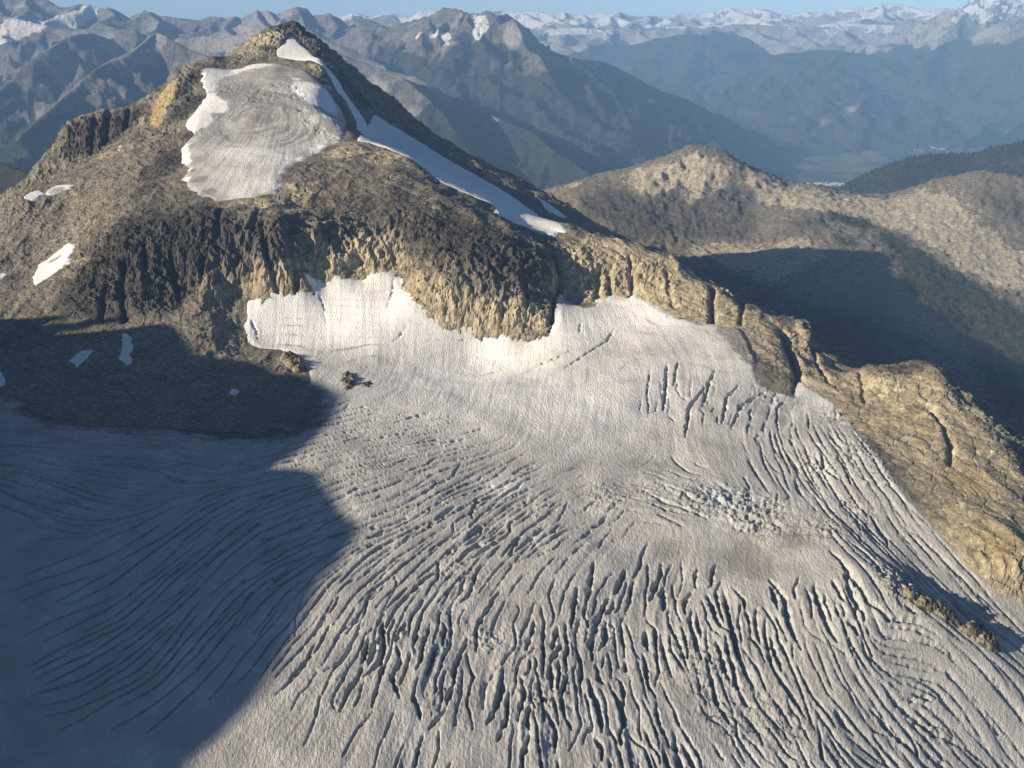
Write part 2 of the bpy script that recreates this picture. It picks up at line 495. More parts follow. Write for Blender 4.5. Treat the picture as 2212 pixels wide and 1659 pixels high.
# columnar buttress behind the scree
LN([(118,385,2540),(135,300,2620),(180,247,2680),(250,235,2720),(330,217,2730)], 70)
C((150,370,2500),(230,320,2560),(320,272,2600))
# left wall of the icefield and slab
LN([(335,215,2700),(349,194,2710),(375,166,2730),(400,147,2750),(417,136,2780),(433,138,2800)], 40)
C((345,265,2560),(390,230,2590),(440,200,2620),(380,290,2420),(360,330,2350),(330,300,2450),(370,400,2080))
# icefield
C((436,160,2710),(445,206,2600),(417,248,2480),(400,275,2420),(394,321,2290),(390,349,2240),(405,395,2090),(467,434,1962),(559,428,1965),(596,416,1995),(610,379,2095),(629,357,2170),(685,332,2290))
C((500,360,2155),(555,330,2255),(560,265,2440),(480,280,2420),(520,228,2540),(600,228,2540),(540,190,2650),(480,190,2660),(500,152,2800),(596,140,2860),(650,150,2830),(660,200,2640),(700,250,2490),(640,270,2440),(670,300,2370),(720,260,2480))
# summit pyramid
LN([(445,130,2860),(501,116,2950),(545,91,3030),(573,66,3090),(601,52,3120),(618,46,3140),(641,50,3140),(669,82,3110),(697,99,3090),(713,116,3080),(741,155,3030),(769,186,2990),(797,228,2930),(811,245,2900)], 50)
C((600,125,2940),(650,128,2940),(625,85,3040),(560,110,2960),(680,140,2870),(695,150,2850),(713,200,2700),(700,130,2930),(740,200,2840),(760,240,2740))
# shaded gully and the ridge behind it
LN([(811,245,2900),(880,275,2860),(960,310,2800),(1040,350,2750),(1100,380,2720),(1180,420,2690),(1260,470,2640),(1350,515,2590),(1440,556,2540)], 80)
C((760,290,2600),(800,300,2640),(850,300,2700),(900,330,2640),(960,370,2560),(1000,390,2520),(1080,430,2440),(1150,470,2360),(1250,490,2420))
# unseen far sides (x, y, z directly)
ctrl += [(-750,3500,-300),(-400,3500,-420),(-100,3300,-600),(300,3100,-850),(-1100,3300,-420),(-1400,3000,-560),(-1700,2700,-620),(-1500,2400,-560),(-1950,2300,-650),(700,2900,-1050),(-700,3900,-560),(-200,3800,-800),(-1400,3700,-800),
         (700,2400,-1050),(850,2100,-1000),(950,1800,-950),(1050,1500,-900),(1150,1250,-900),(1000,2350,-1250),(1200,1900,-1200),(500,2450,-850),(1500,1500,-1250),
         (900,1000,-790),(1000,850,-850),(1200,700,-900),(800,700,-850),(760,560,-900),(500,500,-830),(0,480,-790),(-500,480,-770),(-800,650,-735),(-900,900,-690),(-1000,1150,-655),(-1200,1500,-600),(-1400,1900,-540),(-1500,1200,-600),(-1400,700,-650),
         (300,300,-900),(-300,300,-850),(900,400,-980),(-1300,2100,-520)]
BASE = Raster(-2000, 1700, 250, 4100, 8.0)
rbf_surface(ctrl, BASE, 25.0, 2e-4)

def raycast(uv, lo=480.0, hi=4000.0, n=1500):
    uv = np.array([(p[0], p[1]) for p in uv], float)
    yu = (829.5 - uv[:, 1]) / FPX
    kx = (uv[:, 0] - 1106) / FPX / (CP + yu * SP); kz = (-SP + yu * CP) / (CP + yu * SP)
    Ys = np.linspace(lo, hi, n)
    h = BASE.lin(kx[:, None] * Ys, np.broadcast_to(Ys, (len(uv), n)))
    under = kz[:, None] * Ys < h
    j = np.argmax(under, 1)
    j = np.where(under.any(1), j, n - 1)
    Yh = Ys[j]
    return np.stack([kx * Yh, Yh, kz * Yh], 1)

print('base', round(time.time() - T0, 1))

def sdist(raster, poly, edge_noise=0.0, scale=20.0, seed=5):
    xy = [(p[0], p[1]) for p in poly]
    d = seg_dist(raster.X, raster.Y, xy, closed=True)
    s = np.where(inside(raster.X, raster.Y, xy), d, -d)
    if edge_noise: s = s + edge_noise * fbm2(raster.X / scale, raster.Y / scale, 3, seed)
    return s

def blobs(x, y, z, items, rast=None):
    """sum of soft spots; items are (u, v, radius in picture units, weight)"""
    out = np.zeros(x.shape, np.float32)
    if not items: return out
    pts = raycast(items)
    for p, it in zip(pts, items):
        r = it[2] * np.linalg.norm(p) / FPX
        d2 = ((x - p[0]) ** 2 + (y - p[1]) ** 2 + (0 if z is None else (z - p[2]) ** 2)) / (r * r)
        out += (it[3] * np.exp(-d2)).astype(np.float32)
    return out

# outlines of ice and snow as (u, v)
GL = [(-420,900),(-150,862),(0,850),(54,873),(108,905),(198,916),(324,923),(450,928),(560,936),(640,930),(664,915),(680,885),(676,848),(668,815),(661,790),(640,768),(605,757),(558,753),(535,738),(529,715),(533,690),(527,645),(560,642),(598,646),(640,642),(675,636),(681,620),(664,603),(700,607),(740,609),(800,598),(850,592),(864,606),(872,630),(890,656),(935,692),(1000,716),(1060,731),(1110,736),(1160,733),(1192,724),(1204,700),(1208,665),(1214,641),(1240,656),(1262,666),(1284,663),(1293,650),(1324,642),(1357,650),(1371,639),(1391,646),(1430,672),(1464,688),(1514,702),(1545,704),(1600,712),(1618,740),(1634,784),(1629,803),(1643,831),(1676,845),(1718,860),(1732,828),(1766,848),(1800,870),(1850,930),(1900,990),(1950,1060),(2000,1120),(2050,1170),(2100,1230),(2160,1280),(2212,1315),(2330,1420)]
UP = [(440,152),(436,160),(433,178),(445,206),(430,228),(417,248),(400,267),(403,284),(417,293),(400,312),(392,330),(390,349),(411,365),(400,385),(408,405),(433,419),(467,435),(517,431),(559,427),(596,416),(606,395),(610,379),(629,357),(685,332),(713,314),(735,309),(745,290),(740,262),(728,235),(713,203),(695,182),(671,161),(640,147),(596,138),(545,137),(526,148),(498,151),(456,147)]
gl_poly = [tuple(p) for p in raycast(GL)] + [(1000,880,0),(1000,420,0),(-1150,420,0),(-1150,1200,0)]
up_poly = [tuple(p) for p in raycast(UP)]
SD = Raster(-1200, 1100, 300, 3100, 5.0)
SD_GL = sdist(SD, gl_poly, 3.0, 16.0)
SD_GL += 16 * fbm2(SD.X / 45, SD.Y / 30, 4, 77) * sstep(-150, -320, SD.X) * sstep(1560, 1430, SD.Y)
SD_UP = sdist(SD, up_poly, 4.0, 18.0, 9)

SG = 'snow patches on the peak'
SNOW = [
    ('snow_slope', [(596,110),(610,95),(624,80),(634,77),(645,95),(668,112),(700,140),(730,175),(760,220),(790,262),(800,300),(775,280),(745,225),(715,175),(690,138),(655,130),(629,128),(599,123)], 'steep snow slope right under the pointed summit', 'snow slope', None, (), 1.5),
    ('snow_gully', [(811,248),(850,272),(900,303),(960,340),(1040,385),(1100,420),(1160,462),(1225,503),(1195,500),(1150,488),(1080,452),(1000,414),(945,388),(890,348),(835,320),(800,310),(770,306),(790,285)], 'long blue shaded snow gully behind the rounded rock dome', 'snow gully', None, (), 1.5),
    ('snow_patch', [(74,620),(72,600),(78,588),(84,572),(104,560),(120,548),(138,533),(150,525),(158,530),(157,543),(148,552),(143,568),(120,590),(96,606)], 'bright wedge of snow at the foot of the left scree slope', 'snow patch', SG, [(125,558,12,.7),(110,566,9,.5)], 1.2),
    ('snow_patch', [(50,430),(58,419),(66,415),(84,412),(92,416),(97,420),(86,424),(76,434),(68,434)], 'small white snow patch low on the left skyline slope', 'snow patch', SG, (), 1.0),
    ('snow_patch', [(98,419),(104,411),(118,402),(140,399),(157,400),(150,408),(128,416),(108,423)], 'grey dusty snow patch beside the small white one, upper left', 'snow patch', SG, [(125,411,16,.8)], 1.0),
    ('snow_patch', [(256,778),(262,752),(266,735),(268,720),(276,723),(282,740),(288,750),(281,765),(285,778),(274,790),(268,782)], 'tall shaded snow strip on the dark rubble below the cliffs', 'snow patch', SG, (), 1.0),
    ('snow_patch', [(148,782),(160,770),(176,756),(198,757),(196,766),(182,778),(166,792),(158,784)], 'slanting shaded snow patch left of the tall strip', 'snow patch', SG, (), 1.0),
    ('snow_patch', [(495,852),(500,842),(508,840),(517,845),(508,856)], 'tiny shaded snow spot in the rubble near the glacier edge', 'snow patch', SG, (), 1.0),
    ('snow_patch', [(-60,835),(-20,812),(0,805),(14,818),(12,832),(-40,850)], 'shaded snow patch cut by the left picture edge', 'snow patch', SG, (), 1.0),
    ('snow_patch', [(-30,600),(10,590),(18,594),(4,604),(-30,612)], 'thin snow sliver at the left edge on the scree', 'snow patch', SG, (), 1.0),
    ('snow_patch', [(1060,436),(1085,446),(1120,460),(1160,478),(1205,501),(1195,507),(1150,495),(1110,480),(1075,462)], 'sunlit snow strip along the crest of the rock dome', 'snow patch', SG, (), 1.5),
    ('snow_patch', [(1165,428),(1185,440),(1210,458),(1226,470),(1215,474),(1190,462),(1172,445)], 'small shaded snow strip high on the dark ridge behind the dome', 'snow patch', SG, (), 1.0)]
SD_SN = np.full(SD.X.shape, -500.0)
for spec in SNOW:
    pts = [tuple(p) for p in raycast(spec[1])]
    SD_SN = np.maximum(SD_SN, sdist(SD, pts))
# ------------------------------------------------------------------ rock
GULLIES = [  # dark clefts in the cliffs: points, depth, half width
    ([(268,560),(266,620),(270,690)], 22, 7), ([(372,550),(376,600),(385,640)], 18, 6), ([(225,640),(218,690)], 12, 5), ([(510,520),(512,600)], 10, 5),
    ([(570,500),(585,570),(602,640)], 20, 6), ([(625,530),(640,600),(645,635)], 14, 6), ([(1192,540),(1206,600),(1204,660),(1200,710)], 34, 9), ([(1290,590),(1293,650)], 20, 7),
    ([(1316,590),(1322,642)], 20, 6), ([(1362,560),(1368,640)], 18, 6), ([(1538,620),(1540,700)], 20, 6), ([(1690,715),(1715,770),(1728,850)], 26, 8), ([(1592,640),(1600,700)], 10, 5),
    ([(1750,750),(1790,830)], 10, 4), ([(2010,885),(2040,920),(2055,960),(2050,1005)], 12, 5), ([(1130,480),(1010,440),(900,420),(830,395)], 5, 6),
    ([(830,520),(930,575),(1060,600),(1180,640)], 4, 4), ([(1060,570),(1080,640),(1085,700)], 7, 5), ([(440,560),(432,620)], 10, 5), ([(310,520),(318,580)], 9, 5),
    ([(960,620),(965,690)], 6, 4), ([(1140,620),(1135,700)], 9, 5), ([(235,240),(230,310)], 20, 9), ([(280,235),(275,280)], 18, 8), ([(205,250),(195,340)], 12, 7), ([(1850,800),(1870,870)], 8, 5), ([(1440,590),(1455,660)], 8, 5), ([(480,450),(470,560)], 8, 6), ([(560,450),(545,540)], 8, 5)]
GUL = [([tuple(p) for p in raycast(g[0])], g[1], g[2]) for g in GULLIES]

TAN = [(900,640,70,.9),(1000,690,60,1),(1130,690,70,.9),(1180,600,50,.4),(700,590,60,.7),(620,610,50,.9),(560,620,50,.6),(850,560,70,.6),(780,560,60,.5),(640,410,50,.9),(610,450,40,.7),(560,440,40,.7),(740,330,40,.9),(840,340,50,.6),(960,440,60,.4),(1100,470,60,.4),
       (1250,600,70,1),(1330,600,80,1),(1430,630,80,1),(1530,650,80,1),(1640,720,80,1.1),(1720,760,80,1.2),(1800,830,80,1.2),(1900,880,100,1.1),(2000,900,120,1.0),(2080,1000,120,1.2),(2150,1130,120,1.2),(2200,1230,100,1.2),(1300,530,70,.7),(1450,580,60,.6),(560,95,40,.9),(520,120,30,.6),(600,80,20,.4),(695,150,25,1),(705,190,20,1),(170,560,40,.5),(240,330,60,.5),(100,420,90,.35),(20,430,60,.5),(450,620,60,.5),(500,440,40,.3),(300,270,25,.6)]
DARK = [(230,560,45,.8),(195,615,40,.8),(165,655,35,.7),(240,680,50,.7),(310,410,40,.8),(340,370,40,.8),(375,330,30,.7),(390,200,25,.9),(420,220,25,.9),(360,620,60,.4),(590,60,18,.7),(690,120,30,.8),(740,170,30,.8),(780,220,30,.8),(900,290,40,.5),(350,560,90,.9),(280,500,80,.8),(300,620,80,.8),(400,480,70,.6),(450,480,60,.5),(200,620,60,.6),(850,430,100,.55),(950,500,100,.6),(1050,540,90,.65),(1150,560,70,.8),(700,470,80,.4),(400,240,40,1.1),(430,160,30,1),(410,300,40,.6),(360,350,60,.6),(625,52,22,1.2),(660,75,20,1),(575,105,18,.8),(190,300,60,.9),(270,260,50,.8),(1960,800,50,.6),(1900,800,40,.4),(2060,850,40,.4),(600,520,60,.3),(470,125,30,.7),(550,520,70,.4),(330,430,60,.5),(1230,530,40,.3)]  # dark rock, plus shade painted down the summit's right flank
SCREE = [(100,470,120,.95),(60,560,100,1),(150,450,60,.6),(200,480,30,.5),(180,420,60,.6),(0,480,100,.6),(90,640,40,1),(20,690,40,1),(130,600,25,.8),(430,720,90,1.1),(480,680,50,.9),(350,760,120,1),(150,800,150,.9),(300,870,150,1),(560,800,90,1),(450,880,120,1),(0,800,120,.9),(600,132,50,.6),(230,360,50,.5),(2000,1060,70,.5)]
RUST = [(697,104,12,.9),(540,425,25,.25),(655,590,20,.5),(640,620,18,.5),(730,420,40,.25)]
SLAB = [(p[0], p[1]) for p in raycast([(384,166),(378,195),(368,225),(352,262),(335,279),(324,265),(332,238),(345,207),(362,182)])]
YEL = [(2090,1050,90,.55),(2160,1180,70,.5),(1990,930,40,.5),(165,545,14,.5)]

def cols_rows(s0, s1, ds, Ys):
    s = np.arange(s0, s1, ds)
    Yg = np.repeat(np.array(Ys)[:, None], len(s), 1)
    return s[None] * Yg, Yg, np.broadcast_to(s[None], Yg.shape)

def yrows(segs):
    out = []; 
    for a, b, k in segs:
        y = a
        while y < b: out.append(y); y *= 1 + k
    return out

def rock_heights(X, Y):
    H = BASE.cub(X, Y)
    sg = SD.lin(X, Y, SD_GL); su = SD.lin(X, Y, SD_UP)
    s = np.maximum(sg, su); ssn = SD.lin(X, Y, SD_SN)
    gx = (BASE.cub(X + 6, Y) - BASE.cub(X - 6, Y)) / 12; gy = (BASE.cub(X, Y + 6) - BASE.cub(X, Y - 6)) / 12
    slope = np.hypot(gx, gy)
    inv = 1 / np.sqrt(1 + slope ** 2)
    nx, ny, nz = -gx * inv, -gy * inv, inv
    steep = sstep(0.25, 0.75, slope)
    scree = np.clip(blobs(X, Y, H, SCREE), 0, 1)
    rough = (0.6 + 0.4 * steep) * (1 - 0.7 * scree)
    # ribs and gullies running down the fall line (stretched in height), then blocks and cracks
    rib = ridged3(X / 62, Y / 62, H / 210, 3, 11) - 0.5
    big = fbm3(X / 120, Y / 120, H / 120, 3, 21)
    f1, f2, rid, tl = worley3(X / 26, Y / 26, H / 44, 3)
    g1, g2, rid2, tl2 = worley3(X / 9.5 + 0.2 * f1, Y / 9.5, H / 14, 17)
    fine = fbm3(X / 13, Y / 13, H / 24, 3, 31)
    flute = ridged3(X / 17 + 0.35 * big, Y / 17, H / 95, 3, 61) - .5
    st = H * 0.93 + X * 0.33 + Y * 0.12 + 9 * big
    strata = 1 - np.abs(perlin3(st / 11, X / 90, Y / 90, 83)) * 2.2
    strata2 = perlin3(st / 4.5, X / 40, Y / 40, 87)
    grit = fbm3(X / 5.2, Y / 5.2, H / 9, 2, 71)
    sm = 0.3 + 0.7 * steep
    ledge = ridged2(X / 85 + 0.2 * big, Y / 140, 3, 97) - .45
    disp = (rib * 14 * steep + big * 11 + ledge * 9 * (1 - 0.5 * steep) + (rid - .5) * 4.5 * sm + tl * 5 * sm - np.exp(-((f2 - f1) / 0.05) ** 2) * 3.0 + ((rid2 - .5) * 1.6 + tl2 * 2.2 - np.exp(-((g2 - g1) / 0.08) ** 2) * 1.4) * sm
            + fine * 1.5 * sm + flute * 10 * (0.12 + 0.88 * steep) + strata * 2.6 * (1.1 - 0.7 * steep) + strata2 * 0.9 + grit * 1.1 * sm)
    disp = disp * rough + scree * ((rid2 - .5) * 0.8 + tl2 * 0.9 + fbm3(X / 7, Y / 7, H / 7, 3, 41) * 0.8 + (ridged2(X / 55, Y / 130, 3, 66) - .4) * 5 + fbm3(X / 40, Y / 40, H / 40, 3, 47) * 2.5)
    edge = (0.35 + 0.65 * sstep(0, 40, np.abs(s))) * (0.3 + 0.7 * sstep(4, -14, ssn))
    disp = disp * edge * (1 - 0.6 * np.clip(sstep(-8, 6, np.where(inside(X, Y, SLAB), 1, -1) * seg_dist(X, Y, SLAB, closed=True)), 0, 1))
    X2 = X + nx * disp; Y2 = Y + ny * disp; Z = H + nz * disp
    for poly, dep, w in GUL:
        d = seg_dist(X + 3 * fine, Y, poly)
        Z -= dep * np.exp(-(d / w) ** 2)
    Z -= sstep(0, 45, s) * 26 + sstep(-2, 14, ssn) * 7
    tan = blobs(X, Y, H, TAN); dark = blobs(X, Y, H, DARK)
    rust = blobs(X, Y, H, RUST); yel = np.clip(blobs(X, Y, H, YEL), 0, 1)
    yel = sstep(0.3, 0.6, yel + 0.15 * fine)
    yel = np.maximum(yel, sstep(-5, 3, np.where(inside(X, Y, SLAB), 1, -1) * seg_dist(X, Y, SLAB, closed=True) + 1.2 * fine))
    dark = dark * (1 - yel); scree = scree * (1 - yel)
    tone = np.clip(0.5 + (rid - .5) * 0.45 + (rid2 - .5) * 0.35, 0, 1)
    return X2, Y2, Z, s, (np.clip(tan, 0, 1.2), np.clip(dark, 0, 1.2), scree), (yel, np.clip(rust, 0, 1), tone)

X, Y, S = cols_rows(-0.78, 0.86, 0.00155, yrows([(840, 1500, 0.0021), (1500, 2250, 0.00155), (2250, 3650, 0.0022)]))
smax = np.interp(Y, [800, 1500, 2200, 3700], [0.86, 0.74, 0.66, 0.62])
want = (np.abs(S) < smax) & (SD.lin(X, Y, np.maximum(SD_GL, SD_UP)) < 55)
want &= ~((Y < 1250) & (X < 300))
X2 = np.where(want, X, 0); 
ok = np.where(want.any(1))[0]
r0, r1 = ok[0], ok[-1] + 1
X, Y, S, want = X[r0:r1], Y[r0:r1], S[r0:r1], want[r0:r1]
fl = want.ravel()
rx, ry, rz, rs, m1, m2 = rock_heights(X.ravel()[fl], Y.ravel()[fl])
def back(a):
    o = np.zeros(fl.shape); o[fl] = a; return o.reshape(X.shape)
RX, RY, RZ = back(rx), back(ry), back(rz)
M1 = [back(a) for a in m1]; M2 = [back(a) for a in m2]
print('rock', round(time.time() - T0, 1), fl.sum())

# the rock is split into the pieces one can name: polygons on the map, from picture outlines
def mappoly(uv): return [(p[0], p[1]) for p in raycast(uv)]
split_xy = [(60, 2160), (110, 2060), (128, 1960), (125, 1860), (120, 1720), (110, 1500), (1600, 300), (3000, 300), (3000, 2300), (950, 2360), (300, 2250)]
in_right = inside(X, Y, split_xy)
rub = mappoly([(-250,760),(0,735),(110,690),(270,665),(400,640),(520,645),(526,720),(560,756),(640,790),(662,850),(660,935)]) + [(-200,1180),(-1300,1180),(-1300,1650)]
in_rub = inside(X, Y, rub) & ~in_right
summ = mappoly([(440,146),(500,152),(530,150),(596,140),(640,148),(700,178)]) + [(-300,2760),(-250,3000),(-200,3700),(-1100,3700),(-1200,3000)]
in_sum = inside(X, Y, summ) & ~in_right
lef = mappoly([(118,392),(230,330),(330,280),(345,262),(352,300),(300,400),(230,452),(180,540),(150,600),(60,652),(0,702),(-120,760)]) + [(-2600,1700),(-2600,3000),(-1000,2700)]
in_left = inside(X, Y, lef) & ~in_right & ~in_rub & ~in_sum
but = [(-1430,2520),(-1330,2470),(-960,2560),(-900,2600),(-890,2760),(-1100,3300),(-2000,3300)]
in_but = inside(X, Y, but) & ~in_right & ~in_sum
in_left &= ~in_but
att = {'mask': M1, 'mask2': M2}
peak = empty('rocky_peak', (-150, 2000, CAMZ - 520))
tag(peak, 'rugged brown rock peak in the centre with an icefield on its shoulder', 'mountain')
def piece(name, region, parent, label=None, smooth=False):
    keep = want & region
    k2 = keep.copy()                       # one extra ring so neighbouring pieces meet
    k2[1:] |= keep[:-1]; k2[:, 1:] |= keep[:, :-1]; k2[1:, 1:] |= keep[:-1, :-1]
    o = grid_object(name, RX, RY, RZ, k2 & want, M_ROCK, att, parent, smooth)
    if label: o['label'] = label
    return o
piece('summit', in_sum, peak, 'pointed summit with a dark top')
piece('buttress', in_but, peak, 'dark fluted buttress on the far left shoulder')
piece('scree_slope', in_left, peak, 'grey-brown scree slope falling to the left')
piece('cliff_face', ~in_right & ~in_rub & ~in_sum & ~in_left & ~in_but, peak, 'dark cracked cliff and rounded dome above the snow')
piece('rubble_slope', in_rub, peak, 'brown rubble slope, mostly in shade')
ridge = piece('rock_ridge', in_right, None)
tag(ridge, 'tan jagged rock ridge running down the right side of the glacier', 'ridge')
print('rock built', round(time.time() - T0, 1))

# ------------------------------------------------------------------ the main glacier
ORI = [(300,1300,40),(400,1250,38),(500,1200,30),(650,1160,18),(780,1140,15),(950,1090,22),(1100,1050,25),(700,1010,10),(600,1000,8),(400,980,-3),(200,960,-5),(100,930,-8),(800,960,12),(1000,950,14),(800,1250,40),(700,1350,55),(900,1250,40),(1000,1200,38),(820,1400,75),(950,1380,70),(1050,1300,55),(850,1500,65),(700,1500,45),(600,1480,35),(500,1420,50),(400,1400,50),(1000,1500,80),(1050,1600,85),(900,1600,75),(1080,1400,75),(1100,1150,38),
       (1131,1580,88),(1206,1555,97),(1300,1600,105),(1406,1530,118),(1606,1580,125),(1500,1450,118),(1700,1500,128),(1856,1580,133),(1956,1430,137),(2106,1530,143),(2150,1620,145),(1456,1230,65),(1256,1155,42),(1181,1180,40),(1300,1250,60),(1400,1300,75),(1200,1350,70),(1606,1330,97),(1756,1300,97),(1831,1330,112),(1700,1400,112),(1550,1400,100),(1350,1420,95),(1250,1450,95),(1756,980,122),(1650,900,65),(1550,880,70),(1456,905,98),(1381,890,92),(1600,1000,115),(1700,1060,120),(1850,1150,130),(1950,1250,132),(1306,1005,25),(1256,1040,15),(1200,1000,25),(1400,1080,160),(1550,1100,165),(1480,1060,155),(1650,1120,30),(1900,1080,130),(2000,1200,133),(2100,1400,140),(1100,850,88),(1250,850,90),(950,830,80),(1300,920,88),(1150,920,80),(800,700,90),(700,680,90),(1350,720,120),(1450,760,125),(100,1100,-5),(100,1250,20),(200,1350,38),(1500,800,110),(200,1550,10),(100,1600,5),(500,1600,30)]
OR = Raster(-1150, 1000, 420, 2000, 10.0)
a0 = raycast([(u, v) for u, v, t in ORI])
a1 = raycast([(u + 8 * math.cos(math.radians(t)), v - 8 * math.sin(math.radians(t))) for u, v, t in ORI])
ang = np.arctan2(a1[:, 1] - a0[:, 1], a1[:, 0] - a0[:, 0])
cs = np.zeros(OR.X.shape); sn = cs.copy(); wsum = cs.copy() + 1e-12
for p, a in zip(a0, ang):
    w = 1.0 / (((OR.X - p[0]) ** 2 + (OR.Y - p[1]) ** 2) + 30 ** 2) ** 1.7
    cs += w * np.cos(2 * a); sn += w * np.sin(2 * a); wsum += w
nrm = np.hypot(cs, sn) + 1e-12
cs /= nrm; sn /= nrm

DEN = [(1100,1600,220,.9),(1400,1550,220,.9),(1700,1500,200,.9),(1300,1350,190,.7),(1600,1350,130,.8),(1000,1450,160,.7),(800,1400,130,.6),(900,1200,170,.5),(1150,1150,140,.6),(1850,1350,110,.7),(1900,1550,190,.6),(2100,1580,180,.5),(1770,1020,110,.6),(1650,900,100,.45),(1480,880,80,.35),(500,1250,170,.35),(650,1150,130,.35),(450,1000,220,.25),(1450,1090,130,.6),(750,1000,180,.3),(1900,1180,110,.55),(1000,1060,130,.35),(700,1480,110,.35),
       (1610,1210,70,-1),(1440,1190,45,-.8),(1720,1160,55,-.8),(100,1200,200,-.5),(250,1580,200,-.5),(1500,960,60,-.3),(1540,1110,40,-.5)]
def glacier_density(x, y): return np.clip(blobs(x, y, None, DEN), 0, 1)
ORd = np.clip(glacier_density(OR.X, OR.Y) * (0.8 + 0.95 * fbm2(OR.X / 85, OR.Y / 85, 3, 19)), 0, 1)

CRES = 1.25
CR = Raster(-1000, 980, 430, 1960, CRES)
# streak texture: white noise smeared along the crevasse direction
LR = Raster(-1000, 980, 430, 1960, 2.2)
def smear(noise, steps, h):
    ang = 0.5 * np.arctan2(OR.lin(LR.X, LR.Y, sn), OR.lin(LR.X, LR.Y, cs))
    dx = np.cos(ang).astype(np.float32); dy = np.sin(ang).astype(np.float32)
    acc = noise.copy()
    for sgn in (1, -1):
        px = np.arange(LR.X.shape[1], dtype=np.float32)[None].repeat(LR.X.shape[0], 0)
        py = np.arange(LR.X.shape[0], dtype=np.float32)[:, None].repeat(LR.X.shape[1], 1)
        vx, vy = dx * sgn, dy * sgn
        for k in range(steps):
            px = px + vx * h; py = py + vy * h
            ii = np.clip(px.astype(np.int32), 0, noise.shape[1] - 1); jj = np.clip(py.astype(np.int32), 0, noise.shape[0] - 1)
            acc += noise[jj, ii]
            nx, ny = dx[jj, ii], dy[jj, ii]
            flip = np.where(nx * vx + ny * vy < 0, -1, 1)
            vx, vy = nx * flip, ny * flip
    acc -= acc.mean()
    return acc / acc.std()
rs = np.random.RandomState(3)
nz = perlin2(LR.X / 7, LR.Y / 7, 3) + 0.8 * rs.randn(*LR.X.shape)
LIC = smear(nz.astype(np.float32), 16, 1.0)
LIC2 = smear((perlin2(LR.X / 16, LR.Y / 16, 8) + 0.5 * perlin2(LR.X / 9, LR.Y / 9, 12)).astype(np.float32), 26, 1.4)
print('streaks', round(time.time() - T0, 1))

# crevasses: curves following the same direction, kept apart from each other
occ = np.zeros((int(1600 / 3) + 1, int(2100 / 3) + 1), bool)
ox, oy = -1050, 420
def occ_at(x, y, r):
    i = int((x - ox) / 3); j = int((y - oy) / 3); k = int(r / 3)
    if i < 0 or j < 0 or j >= occ.shape[0] or i >= occ.shape[1]: return True
    return occ[max(0, j - k):j + k + 1, max(0, i - k):i + k + 1].any()
def grid_at(a, x, y):
    i = min(max(int((x - OR.x0) / 10), 0), a.shape[1] - 1); j = min(max(int((y - OR.y0) / 10), 0), a.shape[0] - 1)
    return a[j, i]
sd_small = SD.lin(OR.X, OR.Y, SD_GL)
crev = []
pw = (ORd * (sd_small > 12)).ravel(); pw = pw ** 1.15; pw /= pw.sum()
seeds = rs.choice(len(pw), 9000, p=pw)
for sidx in seeds:
    sx = OR.X.ravel()[sidx] + rs.uniform(-5, 5); sy = OR.Y.ravel()[sidx] + rs.uniform(-5, 5)
    dn = grid_at(ORd, sx, sy)
    sep = 7.5 + 15 * (1 - dn) * rs.uniform(0.5, 1.2)
    if occ_at(sx, sy, sep): continue
    L = rs.uniform(25, 60) + rs.rand() ** 1.6 * 130 * (0.4 + 0.6 * dn)
    line = [(sx, sy)]
    wob = rs.uniform(-0.12, 0.12)
    for sgn in (1, -1):
        x, y = sx, sy; a = 0.5 * math.atan2(grid_at(sn, x, y), grid_at(cs, x, y)) + (0 if sgn > 0 else math.pi)
        n = 0; drift = wob * sgn
        part = []
        while n * 3 < L / 2:
            b = 0.5 * math.atan2(grid_at(sn, x, y), grid_at(cs, x, y))
            if math.cos(b - a) < 0: b += math.pi
            drift += rs.uniform(-0.16, 0.16); drift *= 0.9
            if rs.rand() < 0.07: drift += rs.uniform(-0.75, 0.75)
            a = b + drift
            x += 3 * math.cos(a); y += 3 * math.sin(a); n += 1
            if grid_at(sd_small, x, y) < 8 or grid_at(ORd, x, y) < 0.06 or occ_at(x, y, sep * 0.55): break
            part.append((x, y))
        line = line + part if sgn > 0 else part[::-1] + line
    if len(line) < 5: continue
    crev.append((np.array(line), (0.3 + 0.85 * rs.rand() ** 1.7) * (0.32 + 0.85 * dn)))
    for x, y in line:
        occ[int((y - oy) / 3), int((x - ox) / 3)] = True
